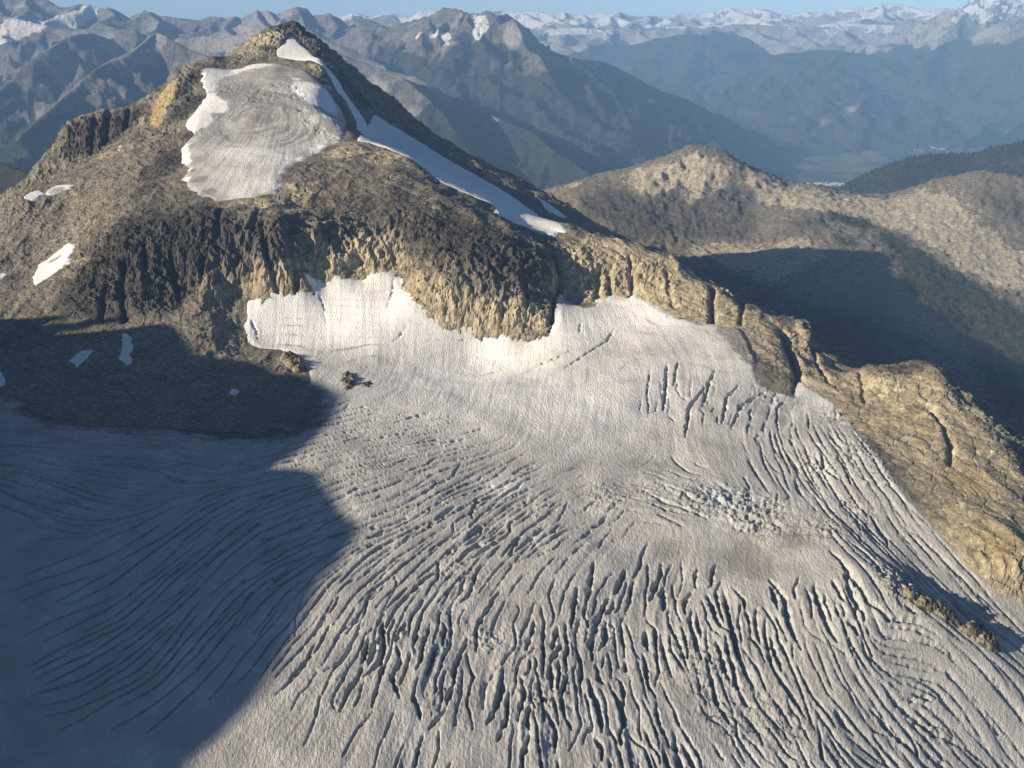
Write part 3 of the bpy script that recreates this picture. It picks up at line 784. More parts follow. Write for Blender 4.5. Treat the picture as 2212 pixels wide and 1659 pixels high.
# long thin cracks sweeping across the flatter ice, most of them in the shade
LONG = np.clip(blobs(OR.X, OR.Y, None, [(300,960,200,.8),(500,1000,200,.8),(700,1000,160,.8),(900,1020,160,.8),(500,1200,180,.9),(650,1150,150,.9),(800,1150,150,.9),(950,1150,150,.7),(350,1350,140,.8),(700,1300,150,.6),(250,1450,120,.5),(1050,1080,120,.6),(120,950,150,.6),(150,1250,120,.25),(1800,1000,90,.9),(1950,1200,110,.9),(2080,1330,110,.9),(1950,1480,130,.6),(2120,1560,130,.7),(1700,1000,80,.5)]), 0, 1)
pl = (LONG * (sd_small > 8)).ravel(); pl = pl / pl.sum()
occ2 = occ; occ = np.zeros_like(occ2)
for sidx in rs.choice(len(pl), 2600, p=pl):
    sx = OR.X.ravel()[sidx] + rs.uniform(-5, 5); sy = OR.Y.ravel()[sidx] + rs.uniform(-5, 5)
    sep = rs.uniform(6, 15)
    if occ_at(sx, sy, sep): continue
    L = rs.uniform(60, 330); line = [(sx, sy)]
    for sgn in (1, -1):
        x, y = sx, sy; a = 0.5 * math.atan2(grid_at(sn, x, y), grid_at(cs, x, y)) + (0 if sgn > 0 else math.pi); n = 0; drift = 0; part = []
        while n * 3 < L / 2:
            b = 0.5 * math.atan2(grid_at(sn, x, y), grid_at(cs, x, y))
            if math.cos(b - a) < 0: b += math.pi
            drift = drift * 0.92 + rs.uniform(-0.06, 0.06); a = b + drift
            x += 3 * math.cos(a); y += 3 * math.sin(a); n += 1
            if grid_at(sd_small, x, y) < 6 or grid_at(LONG, x, y) < 0.12 or occ_at(x, y, 4.5): break
            part.append((x, y))
        line = line + part if sgn > 0 else part[::-1] + line
    if len(line) < 10: continue
    crev.append((np.array(line), rs.uniform(0.22, 0.5)))
    for x, y in line: occ[int((y - oy) / 3), int((x - ox) / 3)] = True
# single long cracks one can make out in the smooth upper snow
for uv, w in [([(1329,711),(1310,738),(1290,753),(1255,775),(1220,797)], .7), ([(1240,756),(1205,775),(1153,792)], .6), ([(1441,792),(1438,840),(1433,890)], .9), ([(1464,786),(1455,834)], .7), ([(1405,800),(1398,850),(1402,900)], .4), ([(880,705),(865,725),(850,738)], .6), ([(852,600),(845,640),(835,670)], .3), ([(690,640),(700,665),(704,700)], .3), ([(540,690),(552,712),(556,735)], .5),
              ([(1253,702),(1253,724)], .3), ([(1520,840),(1490,880),(1480,950)], 1.0), ([(1545,800),(1530,835),(1518,880)], .9), ([(1600,830),(1570,860),(1560,920)], .8), ([(1650,850),(1600,880),(1580,930)], .9)]:
    pts = raycast(uv)[:, :2]
    line = np.array(dens([tuple(p) for p in pts], 3.0))
    line += np.stack([fbm2(line[:, 0] / 14, line[:, 1] / 14, 2, 3), fbm2(line[:, 0] / 14, line[:, 1] / 14, 2, 6)], 1) * 1.5
    crev.append((line, w))
print('crevasses', len(crev), round(time.time() - T0, 1))

prof = np.zeros(CR.X.shape, np.float32); lip = np.zeros(CR.X.shape, np.float32)
PX, PY, PW = [], [], []
for line, wd in crev:
    t = np.linspace(0, 1, len(line) * 3)
    x = np.interp(t * (len(line) - 1), np.arange(len(line)), line[:, 0]); y = np.interp(t * (len(line) - 1), np.arange(len(line)), line[:, 1])
    tap = np.sqrt(np.clip(4 * t * (1 - t), 0, 1))
    wj = wd * 2.5 * tap * (0.8 + 0.9 * perlin2(x / 7, y / 7, 2)) 
    PX.append(x); PY.append(y); PW.append(np.maximum(wj, 0.25))
PX = np.concatenate(PX); PY = np.concatenate(PY); PW = np.concatenate(PW)
ci = np.round((PX - CR.x0) / CRES).astype(int); cj = np.round((PY - CR.y0) / CRES).astype(int)
for dj in range(-5, 6):
    for di in range(-5, 6):
        i = ci + di; j = cj + dj
        m = (i >= 0) & (j >= 0) & (i < prof.shape[1]) & (j < prof.shape[0])
        i, j = i[m], j[m]
        d = np.hypot(CR.x0 + i * CRES - PX[m], CR.y0 + j * CRES - PY[m])
        w = PW[m]; we = np.maximum(w, 0.95)
        np.maximum.at(prof, (j, i), (np.clip((1.35 - d / we) * 1.7, 0, 1) * np.clip(w / 1.5, 0.2, 1.2)).astype(np.float32))
        np.maximum.at(lip, (j, i), (np.exp(-((d - w - 1.0) / 1.4) ** 2) * np.clip(w / 2, 0.1, 1)).astype(np.float32))

X, Y, S = cols_rows(-0.84, 0.84, 0.00152, yrows([(560, 1950, 0.0022)]))
sdv = SD.lin(X, Y, SD_GL)
keep = (sdv > -9) & (np.abs(S) < np.interp(Y, [500, 1300, 2000], [0.84, 0.80, 0.70]))
H = BASE.cub(X, Y)
lic = LR.lin(X, Y, LIC); lic2 = LR.lin(X, Y, LIC2)
dn = OR.lin(X, Y, ORd)
pf = CR.lin(X, Y, prof); lp = CR.lin(X, Y, lip)
SERAC = [(1600,1090,60,1),(1500,1075,50,.8),(1400,1060,40,.5),(1650,1120,60,.7),(1750,1000,60,.5),(1850,1110,50,.6),(1780,1150,40,.8),(1560,1520,70,.5),(1500,1420,50,.4),(1290,1370,40,.5),(1000,1250,60,.35),(1180,1500,50,.5),(1700,1560,60,.5),(1300,1080,50,.5),(1150,1100,50,.4),(1930,1250,40,.8),(1950,1290,35,.7),(1820,900,45,.8),(1870,970,40,.8),(1660,860,40,.6),(1900,1030,35,.7),(1050,1380,40,.5),(950,1520,40,.3)]
ser = np.clip(blobs(X, Y, None, SERAC), 0, 1)
f1, f2, rid, tl = worley3(X / 12.0 + 0.4 * lic2, Y / 7.0 + 0.3 * lic, np.zeros(X.shape), 5)
g1, g2, rid2, tl2 = worley3(X / 4.6, Y / 4.6, np.zeros(X.shape), 8)
Z = H + np.clip(sdv * 0.35, -7, 2.5)
Z += fbm2(X / 170, Y / 170, 3, 4) * 4.0 * sstep(10, 120, sdv) + fbm2(X / 48, Y / 48, 3, 14) * (0.5 + 1.3 * dn)
Z += lic2 * (0.12 + 0.6 * dn) + lic * (0.17 + 0.2 * dn) + fbm2(X / 5.0, Y / 6.0, 2, 91) * (0.22 + 0.25 * dn)
Z += ser * ((rid - .5) * 4.5 + tl * 7 - np.exp(-((f2 - f1) / 0.06) ** 2) * 3.0 + (rid2 - .5) * 2.2 + tl2 * 3.5)
Z += lp * 0.4
Z -= pf * 11.5
up_zone0 = sstep(1250, 1560, Y)
snow = 0.3 * up_zone0 + blobs(X, Y, None, [(1050,850,170,.35),(1250,900,160,.3),(900,820,120,.25),(700,680,130,.8),(560,690,60,.7),(850,640,80,.7),(1000,800,160,.45),(1350,680,70,.6),(1240,690,60,.6),(1280,850,140,.3),(1100,780,80,.35),(900,900,150,.2),(1100,1062,35,.6),(1540,1120,50,.35),(1800,880,50,.25),(1440,690,50,.4),(600,730,50,.4)])
dirt = blobs(X, Y, None, [(1610,1210,55,.8),(1640,1240,35,.5),(1440,1190,45,.7),(1720,1165,45,.6),(1900,960,40,.4),(640,725,40,.25),(730,760,60,.2),(1400,750,60,.15),(1150,1300,130,.22),(1250,1450,150,.2),(900,1200,120,.15),(1450,1380,120,.2),(1650,1560,150,.2),(1750,1350,100,.2),(1750,950,40,.4),(1950,1450,150,.25),(1950,1130,60,.3),(2060,1240,60,.35),(2150,1320,60,.35),(300,960,150,.25),(100,930,100,.3)])
# thin curved year-layers in the upper snow, following the height lines
hb = H + 4 * fbm2(X / 150, Y / 150, 3, 33)
band = np.clip(np.abs(np.sin(hb / 3.1 + 1.5 * perlin2(X / 90, Y / 90, 18))) ** 10, 0, 1) * (0.5 + 0.5 * fbm2(X / 120, Y / 60, 2, 27))
up_zone = sstep(1330, 1560, Y)
dirt += np.clip(band, 0, 1) * 0.55 * up_zone
debris = sstep(75, -5, sdv) * sstep(1540, 1440, Y) * (X < -230) * 0.68 + blobs(X, Y, None, [(600,900,45,.4),(500,930,60,.3),(650,900,25,.3)])
pp = mappoly([(1538,706),(1575,708),(1612,716),(1622,745),(1636,784),(1629,805),(1605,792),(1575,757),(1550,727)])
sub = (X > 200) & (Y > 1350)
patch_ = np.zeros(X.shape); dd = seg_dist(X[sub], Y[sub], pp, closed=True) * np.where(inside(X[sub], Y[sub], pp), 1, -1)
patch_[sub] = sstep(-8, 10, dd + 7 * fbm2(X[sub] / 25, Y[sub] / 25, 3, 3)) * 0.55
debris = np.where(X > 200, sstep(10, 0, sdv) * 0.35 + patch_, debris)
deep = np.clip(pf * 1.1, 0, 1) * 0.45 + np.clip(blobs(X, Y, None, [(1600,1085,45,.35),(1480,1060,40,.2),(1540,1075,40,.3)]), 0, 1) * 0.7
g = grid_object('glacier', X, Y, Z, keep, M_ICE, {'mask': (np.clip(snow, 0, 1), np.clip(dirt, 0, 1), np.clip(deep, 0, 1)), 'mask2': (np.clip(0.5 + lic2 * 0.22 + lic * 0.1, 0, 1), np.clip(debris, 0, 1), band)})
tag(g, 'wide crevassed grey-white glacier filling the foreground', 'glacier', kind='structure')
print('glacier', round(time.time() - T0, 1), keep.sum())

# the ground goes on beside the picture, more coarsely
OUT = Raster(-1900, 1500, 320, 3600, 14.0)
so = np.abs(OUT.X / OUT.Y); gl_lim = np.interp(OUT.Y, [500, 1300, 2000], [0.84, 0.80, 0.70]); rk_lim = np.interp(OUT.Y, [800, 1500, 2200, 3700], [0.86, 0.74, 0.66, 0.62])
sdo = SD.lin(OUT.X, OUT.Y, SD_GL); rock_sub = OUT.lin(OUT.X, OUT.Y, BASE.cub(OUT.X, OUT.Y))
Zo = rock_sub + fbm2(OUT.X / 70, OUT.Y / 70, 4, 3) * 7 - 2
o1 = np.ones(OUT.X.shape)
ice_k = (sdo > -20) & ((so > gl_lim - 0.025) | (OUT.Y < 585))
q = grid_object('side_ice', OUT.X, OUT.Y, Zo + 1.5, ice_k, M_ICE, {'mask': (o1 * .1, o1 * .15, o1 * 0), 'mask2': (o1 * .5, o1 * 0, o1 * 0)}, g)
rk_k = (sdo < 30) & (so > rk_lim - 0.02)
for side, par in ((OUT.X < 0, peak), (OUT.X > 0, ridge)):
    grid_object('side_slope', OUT.X, OUT.Y, Zo, rk_k & side, M_ROCK, {'mask': (o1 * .4, o1 * .25, o1 * .5), 'mask2': (o1 * 0, o1 * 0, o1 * .5)}, par)

# ------------------------------------------------------------------ the icefield on the peak
X, Y, S = cols_rows(-0.42, -0.1, 0.0012, yrows([(1880, 2950, 0.0017)]))
sdv = SD.lin(X, Y, SD_UP)
H = BASE.cub(X, Y)
c0 = raycast([(555, 262)])[0]
ex = (X - c0[0]); ey = (Y - c0[1]) * 0.8
rr = np.hypot(ex, ey) + 10 * fbm2(X / 60, Y / 60, 3, 3)
rings = fbm2(rr / 13.0, np.arctan2(ey, ex) * 0.8, 3, 44)
flow = fbm2(np.arctan2(ex, -(Y - 2900)) * 75, Y / 160.0, 3, 51)
ser = np.clip(blobs(X, Y, None, [(560,215,35,.5),(500,195,30,.5),(640,215,14,.9),(650,240,14,1),(665,262,14,1),(690,285,14,.9),(640,195,12,.6),(720,300,14,.8),(600,190,25,.4)]), 0, 1)
f1, f2, rid, tl = worley3(X / 13.0, Y / 12.0, np.zeros(X.shape), 5)
Z = H + np.clip(sdv * 0.3, -8, 2.5) + fbm2(X / 90, Y / 90, 3, 6) * 2.2 + flow * 0.55 + rings * 0.35
Z += ser * ((rid - .5) * 7 + tl * 5 - np.exp(-((f2 - f1) / 0.13) ** 2) * 5)
Z += blobs(X, Y, None, [(690,225,45,14)])
snow = blobs(X, Y, None, [(440,175,20,1),(440,190,26,1.1),(440,215,26,1.1),(405,298,14,.9),(402,370,12,1),(455,235,24,1),(425,252,24,1.1),(410,275,20,1.2),(440,265,20,.7),(400,315,15,1.2),(396,335,17,1.2),(400,352,14,1.2),(403,390,9,1.2),(470,160,22,1),(500,158,20,.9),(530,146,25,1.1),(570,139,22,1),(690,225,38,1.2),(670,200,30,1.1),(650,185,18,.9),(715,255,26,1.1),(640,172,14,.7),(690,325,24,.9),(655,345,20,.8),(620,375,18,.8),(600,405,16,.8),(470,225,22,.9),(480,237,14,.8)])
snow = sstep(0.35, 0.75, snow + 0.22 * fbm2(X / 24, Y / 24, 3, 71)) + 0.62 * np.clip(blobs(X, Y, None, [(560,400,70,1),(560,335,60,1),(600,350,50,.9),(500,330,40,.8),(640,310,40,.6),(480,380,30,.6)]), 0, 1)
dirt = blobs(X, Y, None, [(555,262,26,.8),(435,345,24,.7),(430,392,18,1.1),(450,415,18,1.0),(415,372,11,.8),(520,190,32,.8),(560,215,35,.8),(500,205,25,1.0),(620,150,28,.8),(600,170,28,.5),(590,235,40,.4),(640,300,50,.2),(450,300,26,.5)])
dirt += np.clip(rings + 0.1, 0, 1) * 1.0 * np.exp(-((rr - 90) / 110) ** 2) + np.clip(flow, 0, 1) * 0.32
dirt = np.clip(dirt, 0, 1) * (1 - 0.92 * np.clip(snow, 0, 1) ** 2)
o = grid_object('icefield', X, Y, Z, sdv > -12, M_ICE2, {'mask': (np.clip(snow, 0, 1), np.clip(dirt, 0, 1), ser * 0.15), 'mask2': (np.clip(0.5 + flow * 0.5, 0, 1), np.zeros(X.shape), np.zeros(X.shape))})
tag(o, 'small banded icefield high on the shoulder of the central peak', 'icefield', kind='structure')

# ------------------------------------------------------------------ snow lying in hollows of the peak
def snow_patch(spec):
    name, uv, label, cat, group, dirt_spots, thick = spec
    pts = raycast(uv)
    x0, y0 = pts[:, 0].min() - 25, pts[:, 1].min() - 25; x1, y1 = pts[:, 0].max() + 25, pts[:, 1].max() + 25
    res = max(1.5, min(x1 - x0, y1 - y0) / 130)
    r = Raster(x0, x1, y0, y1, res)
    s = sdist(r, [tuple(p) for p in pts], 2.2, 9.0, 21)
    H = BASE.cub(r.X, r.Y)
    Z = H + np.clip(s * 0.4, -6, thick) + fbm2(r.X / 40, r.Y / 40, 3, 5) * 0.8 + fbm2(r.X / 7, r.Y / 7, 3, 8) * 0.3
    d = blobs(r.X, r.Y, None, list(dirt_spots)) if dirt_spots else np.zeros(r.X.shape)
    d = d + 0.18 * np.clip(fbm2(r.X / 22, r.Y / 9, 3, 31), 0, 1)
    o = grid_object(name, r.X, r.Y, Z, s > -9, M_SNOW, {'mask': (np.ones(r.X.shape), np.clip(d, 0, 1), 0 * d), 'mask2': (0 * d + .5, sstep(4, -2, s) * 0.42, 0 * d)})
    tag(o, label, cat, group)
for spec in SNOW: snow_patch(spec)
print('snow', round(time.time() - T0, 1))

# ------------------------------------------------------------------ rock outcrops standing in the ice
def outcrop(uv, height, label, seed, tan=0.8):
    pts = raycast(uv)
    x0, y0 = pts[:, 0].min() - 12, pts[:, 1].min() - 12; x1, y1 = pts[:, 0].max() + 12, pts[:, 1].max() + 12
    r = Raster(x0, x1, y0, y1, 1.2)
    s = sdist(r, [tuple(p) for p in pts], 2.5, 8.0, seed)
    H = BASE.cub(r.X, r.Y)
    f1, f2, rid, tl = worley3(r.X / 8, r.Y / 8, H / 8 + seed, seed)
    g1, g2, rid2, tl2 = worley3(r.X / 3.5, r.Y / 3.5, H / 5 + seed, seed + 3)
    up = np.clip(s / 9.0, -1.2, 1.0)
    body = np.where(up > 0, np.sqrt(np.clip(up, 0, 1)), up)
    Z = H + body * height + np.clip(up, 0, 1) * ((rid - .5) * 4 + tl * 5 - np.exp(-((f2 - f1) / 0.1) ** 2) * 2.5 + (rid2 - .5) * 1.6 + tl2 * 2) * min(1.5, height / 8)
    o = np.ones(r.X.shape)
    ob = grid_object('rock_outcrop', r.X, r.Y, Z, s > -7, M_ROCK, {'mask': (o * tan, o * (0.35 + 0.3 * rid), o * 0), 'mask2': (o * 0, o * 0, np.clip(0.5 + (rid - .5) * .5, 0, 1))})
    tag(ob, label, 'rock outcrop', 'rock outcrops in the ice')
    return ob
outcrop([(735,825),(738,812),(752,808),(768,815),(775,828),(760,848),(742,850)], 9, 'rounded brown rock knob in the sunlit ice by the shadow edge', 3)
outcrop([(776,832),(790,826),(808,828),(810,840),(795,848),(778,846)], 6, 'low flat rock ledge right of the rounded knob in the ice', 5)
outcrop([(604,775),(618,764),(640,770),(658,788),(662,803),(645,808),(625,800),(610,790)], 10, 'tan boulder mass at the lower left corner of the sunlit snowfield', 7, 1.0)
outcrop([(1940,1275),(1975,1285),(2020,1310),(2070,1345),(2075,1360),(2040,1350),(1990,1325),(1950,1295)], 12, 'long narrow rock rib in the ice near the right edge', 9)
outcrop([(2068,1362),(2090,1350),(2120,1365),(2150,1390),(2168,1412),(2150,1420),(2115,1402),(2085,1382)], 14, 'sunlit tan rock lump just below the narrow rib, right edge', 11, 1.1)

# ------------------------------------------------------------------ the neighbouring mountain that throws the big shadow (outside the picture, to the left)
shadow_edge = [(0,736),(47,711),(101,689),(200,682),(270,680),(317,684),(360,697),(389,711),(414,736),(436,769),(540,778),(598,796),(608,808),(677,815),(716,833),(752,855),(756,869),(738,905),(684,959),(600,1020),(648,1013),(702,1021),(728,1060),(760,1109),(793,1139),(775,1189),(725,1244),(675,1309),(640,1354),(618,1429),(575,1494),(500,1579),(425,1659)]
sp = raycast(shadow_edge)
d = SUN_TRAVEL; nrm2 = np.array([-d[1], d[0]])
s_pos = sp[:, 0] * d[0] + sp[:, 1] * d[1]; q_pos = sp[:, 0] * nrm2[0] + sp[:, 1] * nrm2[1]
order = np.argsort(q_pos); q_pos, s_pos, zz = q_pos[order], s_pos[order], sp[order, 2]
S_OCC = -1250.0
crest_z = zz + (s_pos - S_OCC) * math.tan(SUN_EL)
qs = np.arange(-300, 2700, 10.0); ss = np.concatenate([np.arange(S_OCC - 900, S_OCC - 90, 30.0), np.arange(S_OCC - 90, S_OCC + 90, 9.0), np.arange(S_OCC + 90, S_OCC + 720, 30.0)])
cz = np.interp(qs, q_pos, crest_z)
lo_q, hi_q = q_pos[0], q_pos[-1]
cz = np.where(qs < lo_q, crest_z[0] - (lo_q - qs) * 0.25, cz)
cz = np.where(qs > hi_q, crest_z[-1] - (qs - hi_q) * 1.1, cz)
QQ, SS = np.meshgrid(qs, ss)
off = SS - S_OCC
ZZ = cz[None] - np.abs(off) * np.where(off > 0, 0.62, 0.5) - 14 * (1 - np.exp(-(off / 60) ** 2)) * (1 + ridged2(QQ / 150, SS / 150, 4, 3))
ZZ = np.maximum(ZZ, -900)
NX = SS * d[0] + QQ * nrm2[0]; NY = SS * d[1] + QQ * nrm2[1]
o1 = np.ones(NX.shape)
nb = grid_object('neighbouring_mountain', NX, NY, ZZ, np.ones(NX.shape, bool), M_ROCK, {'mask': (o1 * .3, o1 * .3, o1 * .2), 'mask2': (o1 * 0, o1 * 0, o1 * .5)})
tag(nb, 'rock mountain left of the picture whose shadow covers the left glacier', 'mountain', kind='structure')

# ------------------------------------------------------------------ the tan hill and shaded cirque at the right
hc = []
HS = [(1120,440,5300),(1180,412,5300),(1219,400,5250),(1258,388,5250),(1300,375,5250),(1342,367,5250),(1384,356,5250),(1426,342,5250),(1468,325,5250),(1496,315,5250),(1521,314,5250),(1538,318,5240),(1566,333,5230),(1594,347,5200),(1635,367,5150),(1677,384,5100),(1705,400,5050),(1739,399,5050),(1767,406,5000),(1817,420,4950),(1873,424,4950),(1943,424,4950),(1985,409,4950),(2013,395,4950),(2047,384,4950),(2097,372,4950),(2153,371,4900),(2195,377,4880),(2260,392,4850),(2400,430,4800)]
hc += dens([P(*p) for p in HS], 120)
hc += [P(*p) for p in [(1300,390,5080),(1400,385,5020),(1500,350,5080),(1600,390,4960),(1250,420,4900),(1400,420,4900),(1520,410,4920),(1620,440,4800),(1300,470,4680),(1300,500,4560),(1400,520,4500),(1520,528,4500),(1640,530,4450),(1480,560,4280),(1600,560,4220),(1480,590,4080),(1700,440,4750),(1700,490,4450),(1700,560,4060),(1800,470,4560),(1850,560,4080),(1900,500,4400),(1950,600,3900),(2050,450,4600),(2000,520,4280),(2100,500,4380),(2212,480,4450),(2212,580,4050),(2100,600,3950),(2212,680,3650),(2100,700,3600),(2212,780,3330),(2000,680,3620),(1900,650,3750),(1800,640,3800),(1700,650,3780),(1850,750,3450),(2000,780,3330),(2100,850,3150),(2212,900,3000),(2212,1000,2720),(2100,950,2880),(2350,700,3600),(2400,900,3000),(2400,560,4150)]]
hc += [(0,5900,-1700),(600,6200,-1800),(1300,6300,-1800),(2000,6300,-1800),(2800,6200,-1850),(3600,5600,-1700),(4000,4500,-1300),(-300,5300,-1500),(-300,4600,-1450),(100,4300,-1300),(300,3900,-1250),(600,3500,-1300),(800,3000,-1380),(1000,2500,-1420),(1500,2000,-1500),(2300,2300,-1550),(3200,3000,-1450)]
HB = Raster(-800, 4400, 1800, 6600, 20.0)
rbf_surface(hc, HB, 70.0, 2e-4)
X, Y, S = cols_rows(-0.02, 0.84, 0.0019, yrows([(2100, 5900, 0.0032)]))
H = HB.cub(X, Y)
hmask = (Y < 5600) | True
gx = (HB.cub(X + 15, Y) - HB.cub(X - 15, Y)) / 30; gy = (HB.cub(X, Y + 15) - HB.cub(X, Y - 15)) / 30
slope = np.hypot(gx, gy); steep = sstep(0.3, 0.7, slope)
rib = ridged3(X / 130, Y / 130, H / 330, 3, 11) - .5
f1, f2, rid, tl = worley3(X / 52, Y / 52, H / 70, 3)
Z = H + rib * 46 * (0.2 + 0.8 * steep) + (ridged3(X / 45, Y / 45, H / 200, 2, 16) - .5) * 16 * steep + fbm2(X / 260, Y / 260, 3, 9) * 10 + ((rid - .5) * 7 + tl * 8) * (0.3 + 0.7 * steep) + fbm2(X / 30, Y / 30, 3, 5) * 6 + (ridged2(X / 75, Y / 75, 3, 15) - .4) * 12
def hblobs(items):
    out = np.zeros(X.shape, np.float32)
    for u, v, r, w in items:
        yu = (829.5 - v) / FPX
        kx = (u - 1106) / FPX / (CP + yu * SP); kz = (-SP + yu * CP) / (CP + yu * SP)
        Ys = np.linspace(2300, 5600, 900)
        un = kz * Ys < HB.lin(kx * Ys, Ys)
        Yh = Ys[np.argmax(un)] if un.any() else 5200
        p = (kx * Yh, Yh, kz * Yh); rm = r * np.linalg.norm(p) / FPX
        out += w * np.exp(-((X - p[0]) ** 2 + ((Y - p[1]) * 0.8) ** 2 + (H - p[2]) ** 2) / (rm * rm))
    return out
pale = 0.12 + hblobs([(2000,440,60,.5),(1740,425,50,.5),(1540,380,40,.4),(1450,365,40,.3),(1580,545,60,.5),(1680,555,60,.5),(2150,560,60,.5),(2180,430,40,.3),(1390,385,40,.8),(1420,400,30,.7),(1510,360,28,.8),(1505,395,22,.9),(1510,420,14,.8),(1480,440,18,.6),(1650,400,45,.8),(1700,420,45,.7),(1800,440,50,.7),(1880,450,55,.9),(1960,450,60,1),(2020,480,60,1),(2080,520,60,1),(2130,560,55,1),(2180,590,45,1),(1600,560,45,.9),(1560,545,30,.6),(1720,540,45,.9),(1660,580,40,.6),(1500,545,40,.4),(1240,400,25,.6),(2160,870,30,.3),(2020,660,20,.4),(2080,740,30,.3)])
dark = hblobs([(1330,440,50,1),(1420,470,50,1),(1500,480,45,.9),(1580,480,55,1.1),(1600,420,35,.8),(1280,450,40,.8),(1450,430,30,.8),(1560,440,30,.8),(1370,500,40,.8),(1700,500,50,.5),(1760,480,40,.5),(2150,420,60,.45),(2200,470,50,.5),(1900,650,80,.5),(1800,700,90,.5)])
veg = hblobs([(1860,480,35,.8),(1800,465,30,.6),(1830,520,40,.6),(1930,520,40,.7),(1980,560,45,.8),(2030,600,50,.9),(2100,650,60,.9),(2180,700,60,.9),(2212,760,60,.8),(2000,640,40,.6),(2150,780,60,.7),(1960,600,30,.5),(1700,550,25,.4),(1380,430,25,.3),(2200,860,60,.8),(2080,700,45,.7),(1750,600,50,.4),(1900,700,80,.4),(1440,555,25,.3),(1200,440,30,.2)])
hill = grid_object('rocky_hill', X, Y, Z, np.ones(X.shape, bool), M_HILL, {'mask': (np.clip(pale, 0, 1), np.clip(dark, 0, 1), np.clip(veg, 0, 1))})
tag(hill, 'broad tan rock hill with green scrub behind the right-hand ridge', 'hill', kind='structure')
print('hill', round(time.time() - T0, 1))

# ------------------------------------------------------------------ mountains far behind
FLOOR = -2450.0
def far_mountain(name, label, cat, ridges, slope, yr, ur, ds=0.0017, ky=0.0035, rough=1.0, snow=None, forest=None, pale=0.3, spots=(), warp=1.0, seed=0, conc=1.0, kind='structure'):
    """ridges: polylines of (u, v, distance); the flanks fall away from them"""
    s0 = (ur[0] - 1106) / FPX / 1.05; s1 = (ur[1] - 1106) / FPX / 1.02
    X, Y, S = cols_rows(s0, s1, ds, yrows([(yr[0], yr[1], ky)]))
    sc_ = (yr[0] + yr[1]) / 2 / 14000.0
    wx = X + warp * 170 * sc_ * fbm2(X / (900 * sc_), Y / (900 * sc_), 4, seed + 1)
    wy = Y + warp * 170 * sc_ * fbm2(X / (900 * sc_), Y / (900 * sc_), 4, seed + 6)
    Z = np.full(X.shape, -9000.0); top = Z.copy()
    for rd in ridges:
        sl = slope
        if isinstance(rd, tuple): pts = rd[1]
        else: pts = [P(*p) for p in rd]
        dd, zv = seg_dist(wx, wy, pts, vals=[p[2] for p in pts])
        d0, zv0 = seg_dist(X, Y, pts, vals=[p[2] for p in pts])
        k = sstep(0, 500 * sc_, d0)
        dd = d0 * (1 - k) + dd * k; zv = zv0 * (1 - k) + zv * k
        zt = zv - sl * dd * (1 - 0.22 * conc * sstep(300, 2500 * sc_, dd))
        m = zt > Z
        top = np.where(m, zv, top); Z = np.where(m, zt, Z)
    below = np.clip((top - Z) / (260 * sc_), 0, 1)
    er = ridged2(X / (700 * sc_), Y / (700 * sc_), 5, seed + 3) - 0.55
    Z = Z + rough * (er * 300 * sc_ * below + fbm2(X / (170 * sc_), Y / (170 * sc_), 3, seed + 8) * 26 * sc_ * (0.25 + below))
    keep = Z > FLOOR - 250
    n = fbm2(X / (800 * sc_), Y / (800 * sc_), 4, seed + 15)
    sn = np.zeros(X.shape); fo = np.zeros(X.shape); pa = np.full(X.shape, float(pale))
    gz = np.hypot(np.gradient(Z, axis=0) / np.gradient(Y, axis=0), np.gradient(Z, axis=1) / np.maximum(1, np.gradient(X, axis=1)))
    if snow is not None: sn = np.clip(0.5 + (Z - snow[0] + n * snow[1] * 1.3) / snow[1], 0, 1) * snow[2] * (1 - 0.75 * sstep(0.55, 1.0, gz))
    if forest is not None: fo = np.clip(0.5 + (forest[0] - Z + n * forest[1]) / forest[1], 0, 1)
    for u, v, r, w, Yd, ch in spots:
        p = P(u, v, Yd); rm = r * Yd / FPX
        gsp = w * np.exp(-(((X - p[0]) / rm) ** 2 + ((Z - p[2]) / rm) ** 2 + ((Y - p[1]) / (rm * 6)) ** 2))
        if ch == 's': sn = sn + gsp
        elif ch == 'p': pa = pa + gsp; fo = fo - gsp
        else: fo = fo + gsp
    o = grid_object(name, X, Y, Z, keep, M_FAR, {'mask': (np.clip(sn, 0, 1), np.clip(fo, 0, 1), np.clip(pa, 0, 1))})
    tag(o, label, cat, kind=kind)
    return o
def spurs(ridge, every, length, drop, seed, side=0.6):
    r = np.random.RandomState(seed); out = []
    for k in range(r.randint(every), len(ridge), every):
        x, y, z = P(*ridge[k]); L = length * r.uniform(0.6, 1.4); dx = r.uniform(-side, side) * L
        pl = [(x, y, z)]
        for t in (0.2, 0.45, 0.7, 1.0):
            pl.append((x + dx * t + r.uniform(-.12, .12) * L, y - L * t, z - drop * L * t ** 0.9 * r.uniform(0.85, 1.15)))
        out.append(('w', pl))
    return out
def at(pts, y0, y1):
    n = len(pts)
    return [(u, v, y0 + (y1 - y0) * k / max(1, n - 1)) for k, (u, v) in enumerate(pts)]

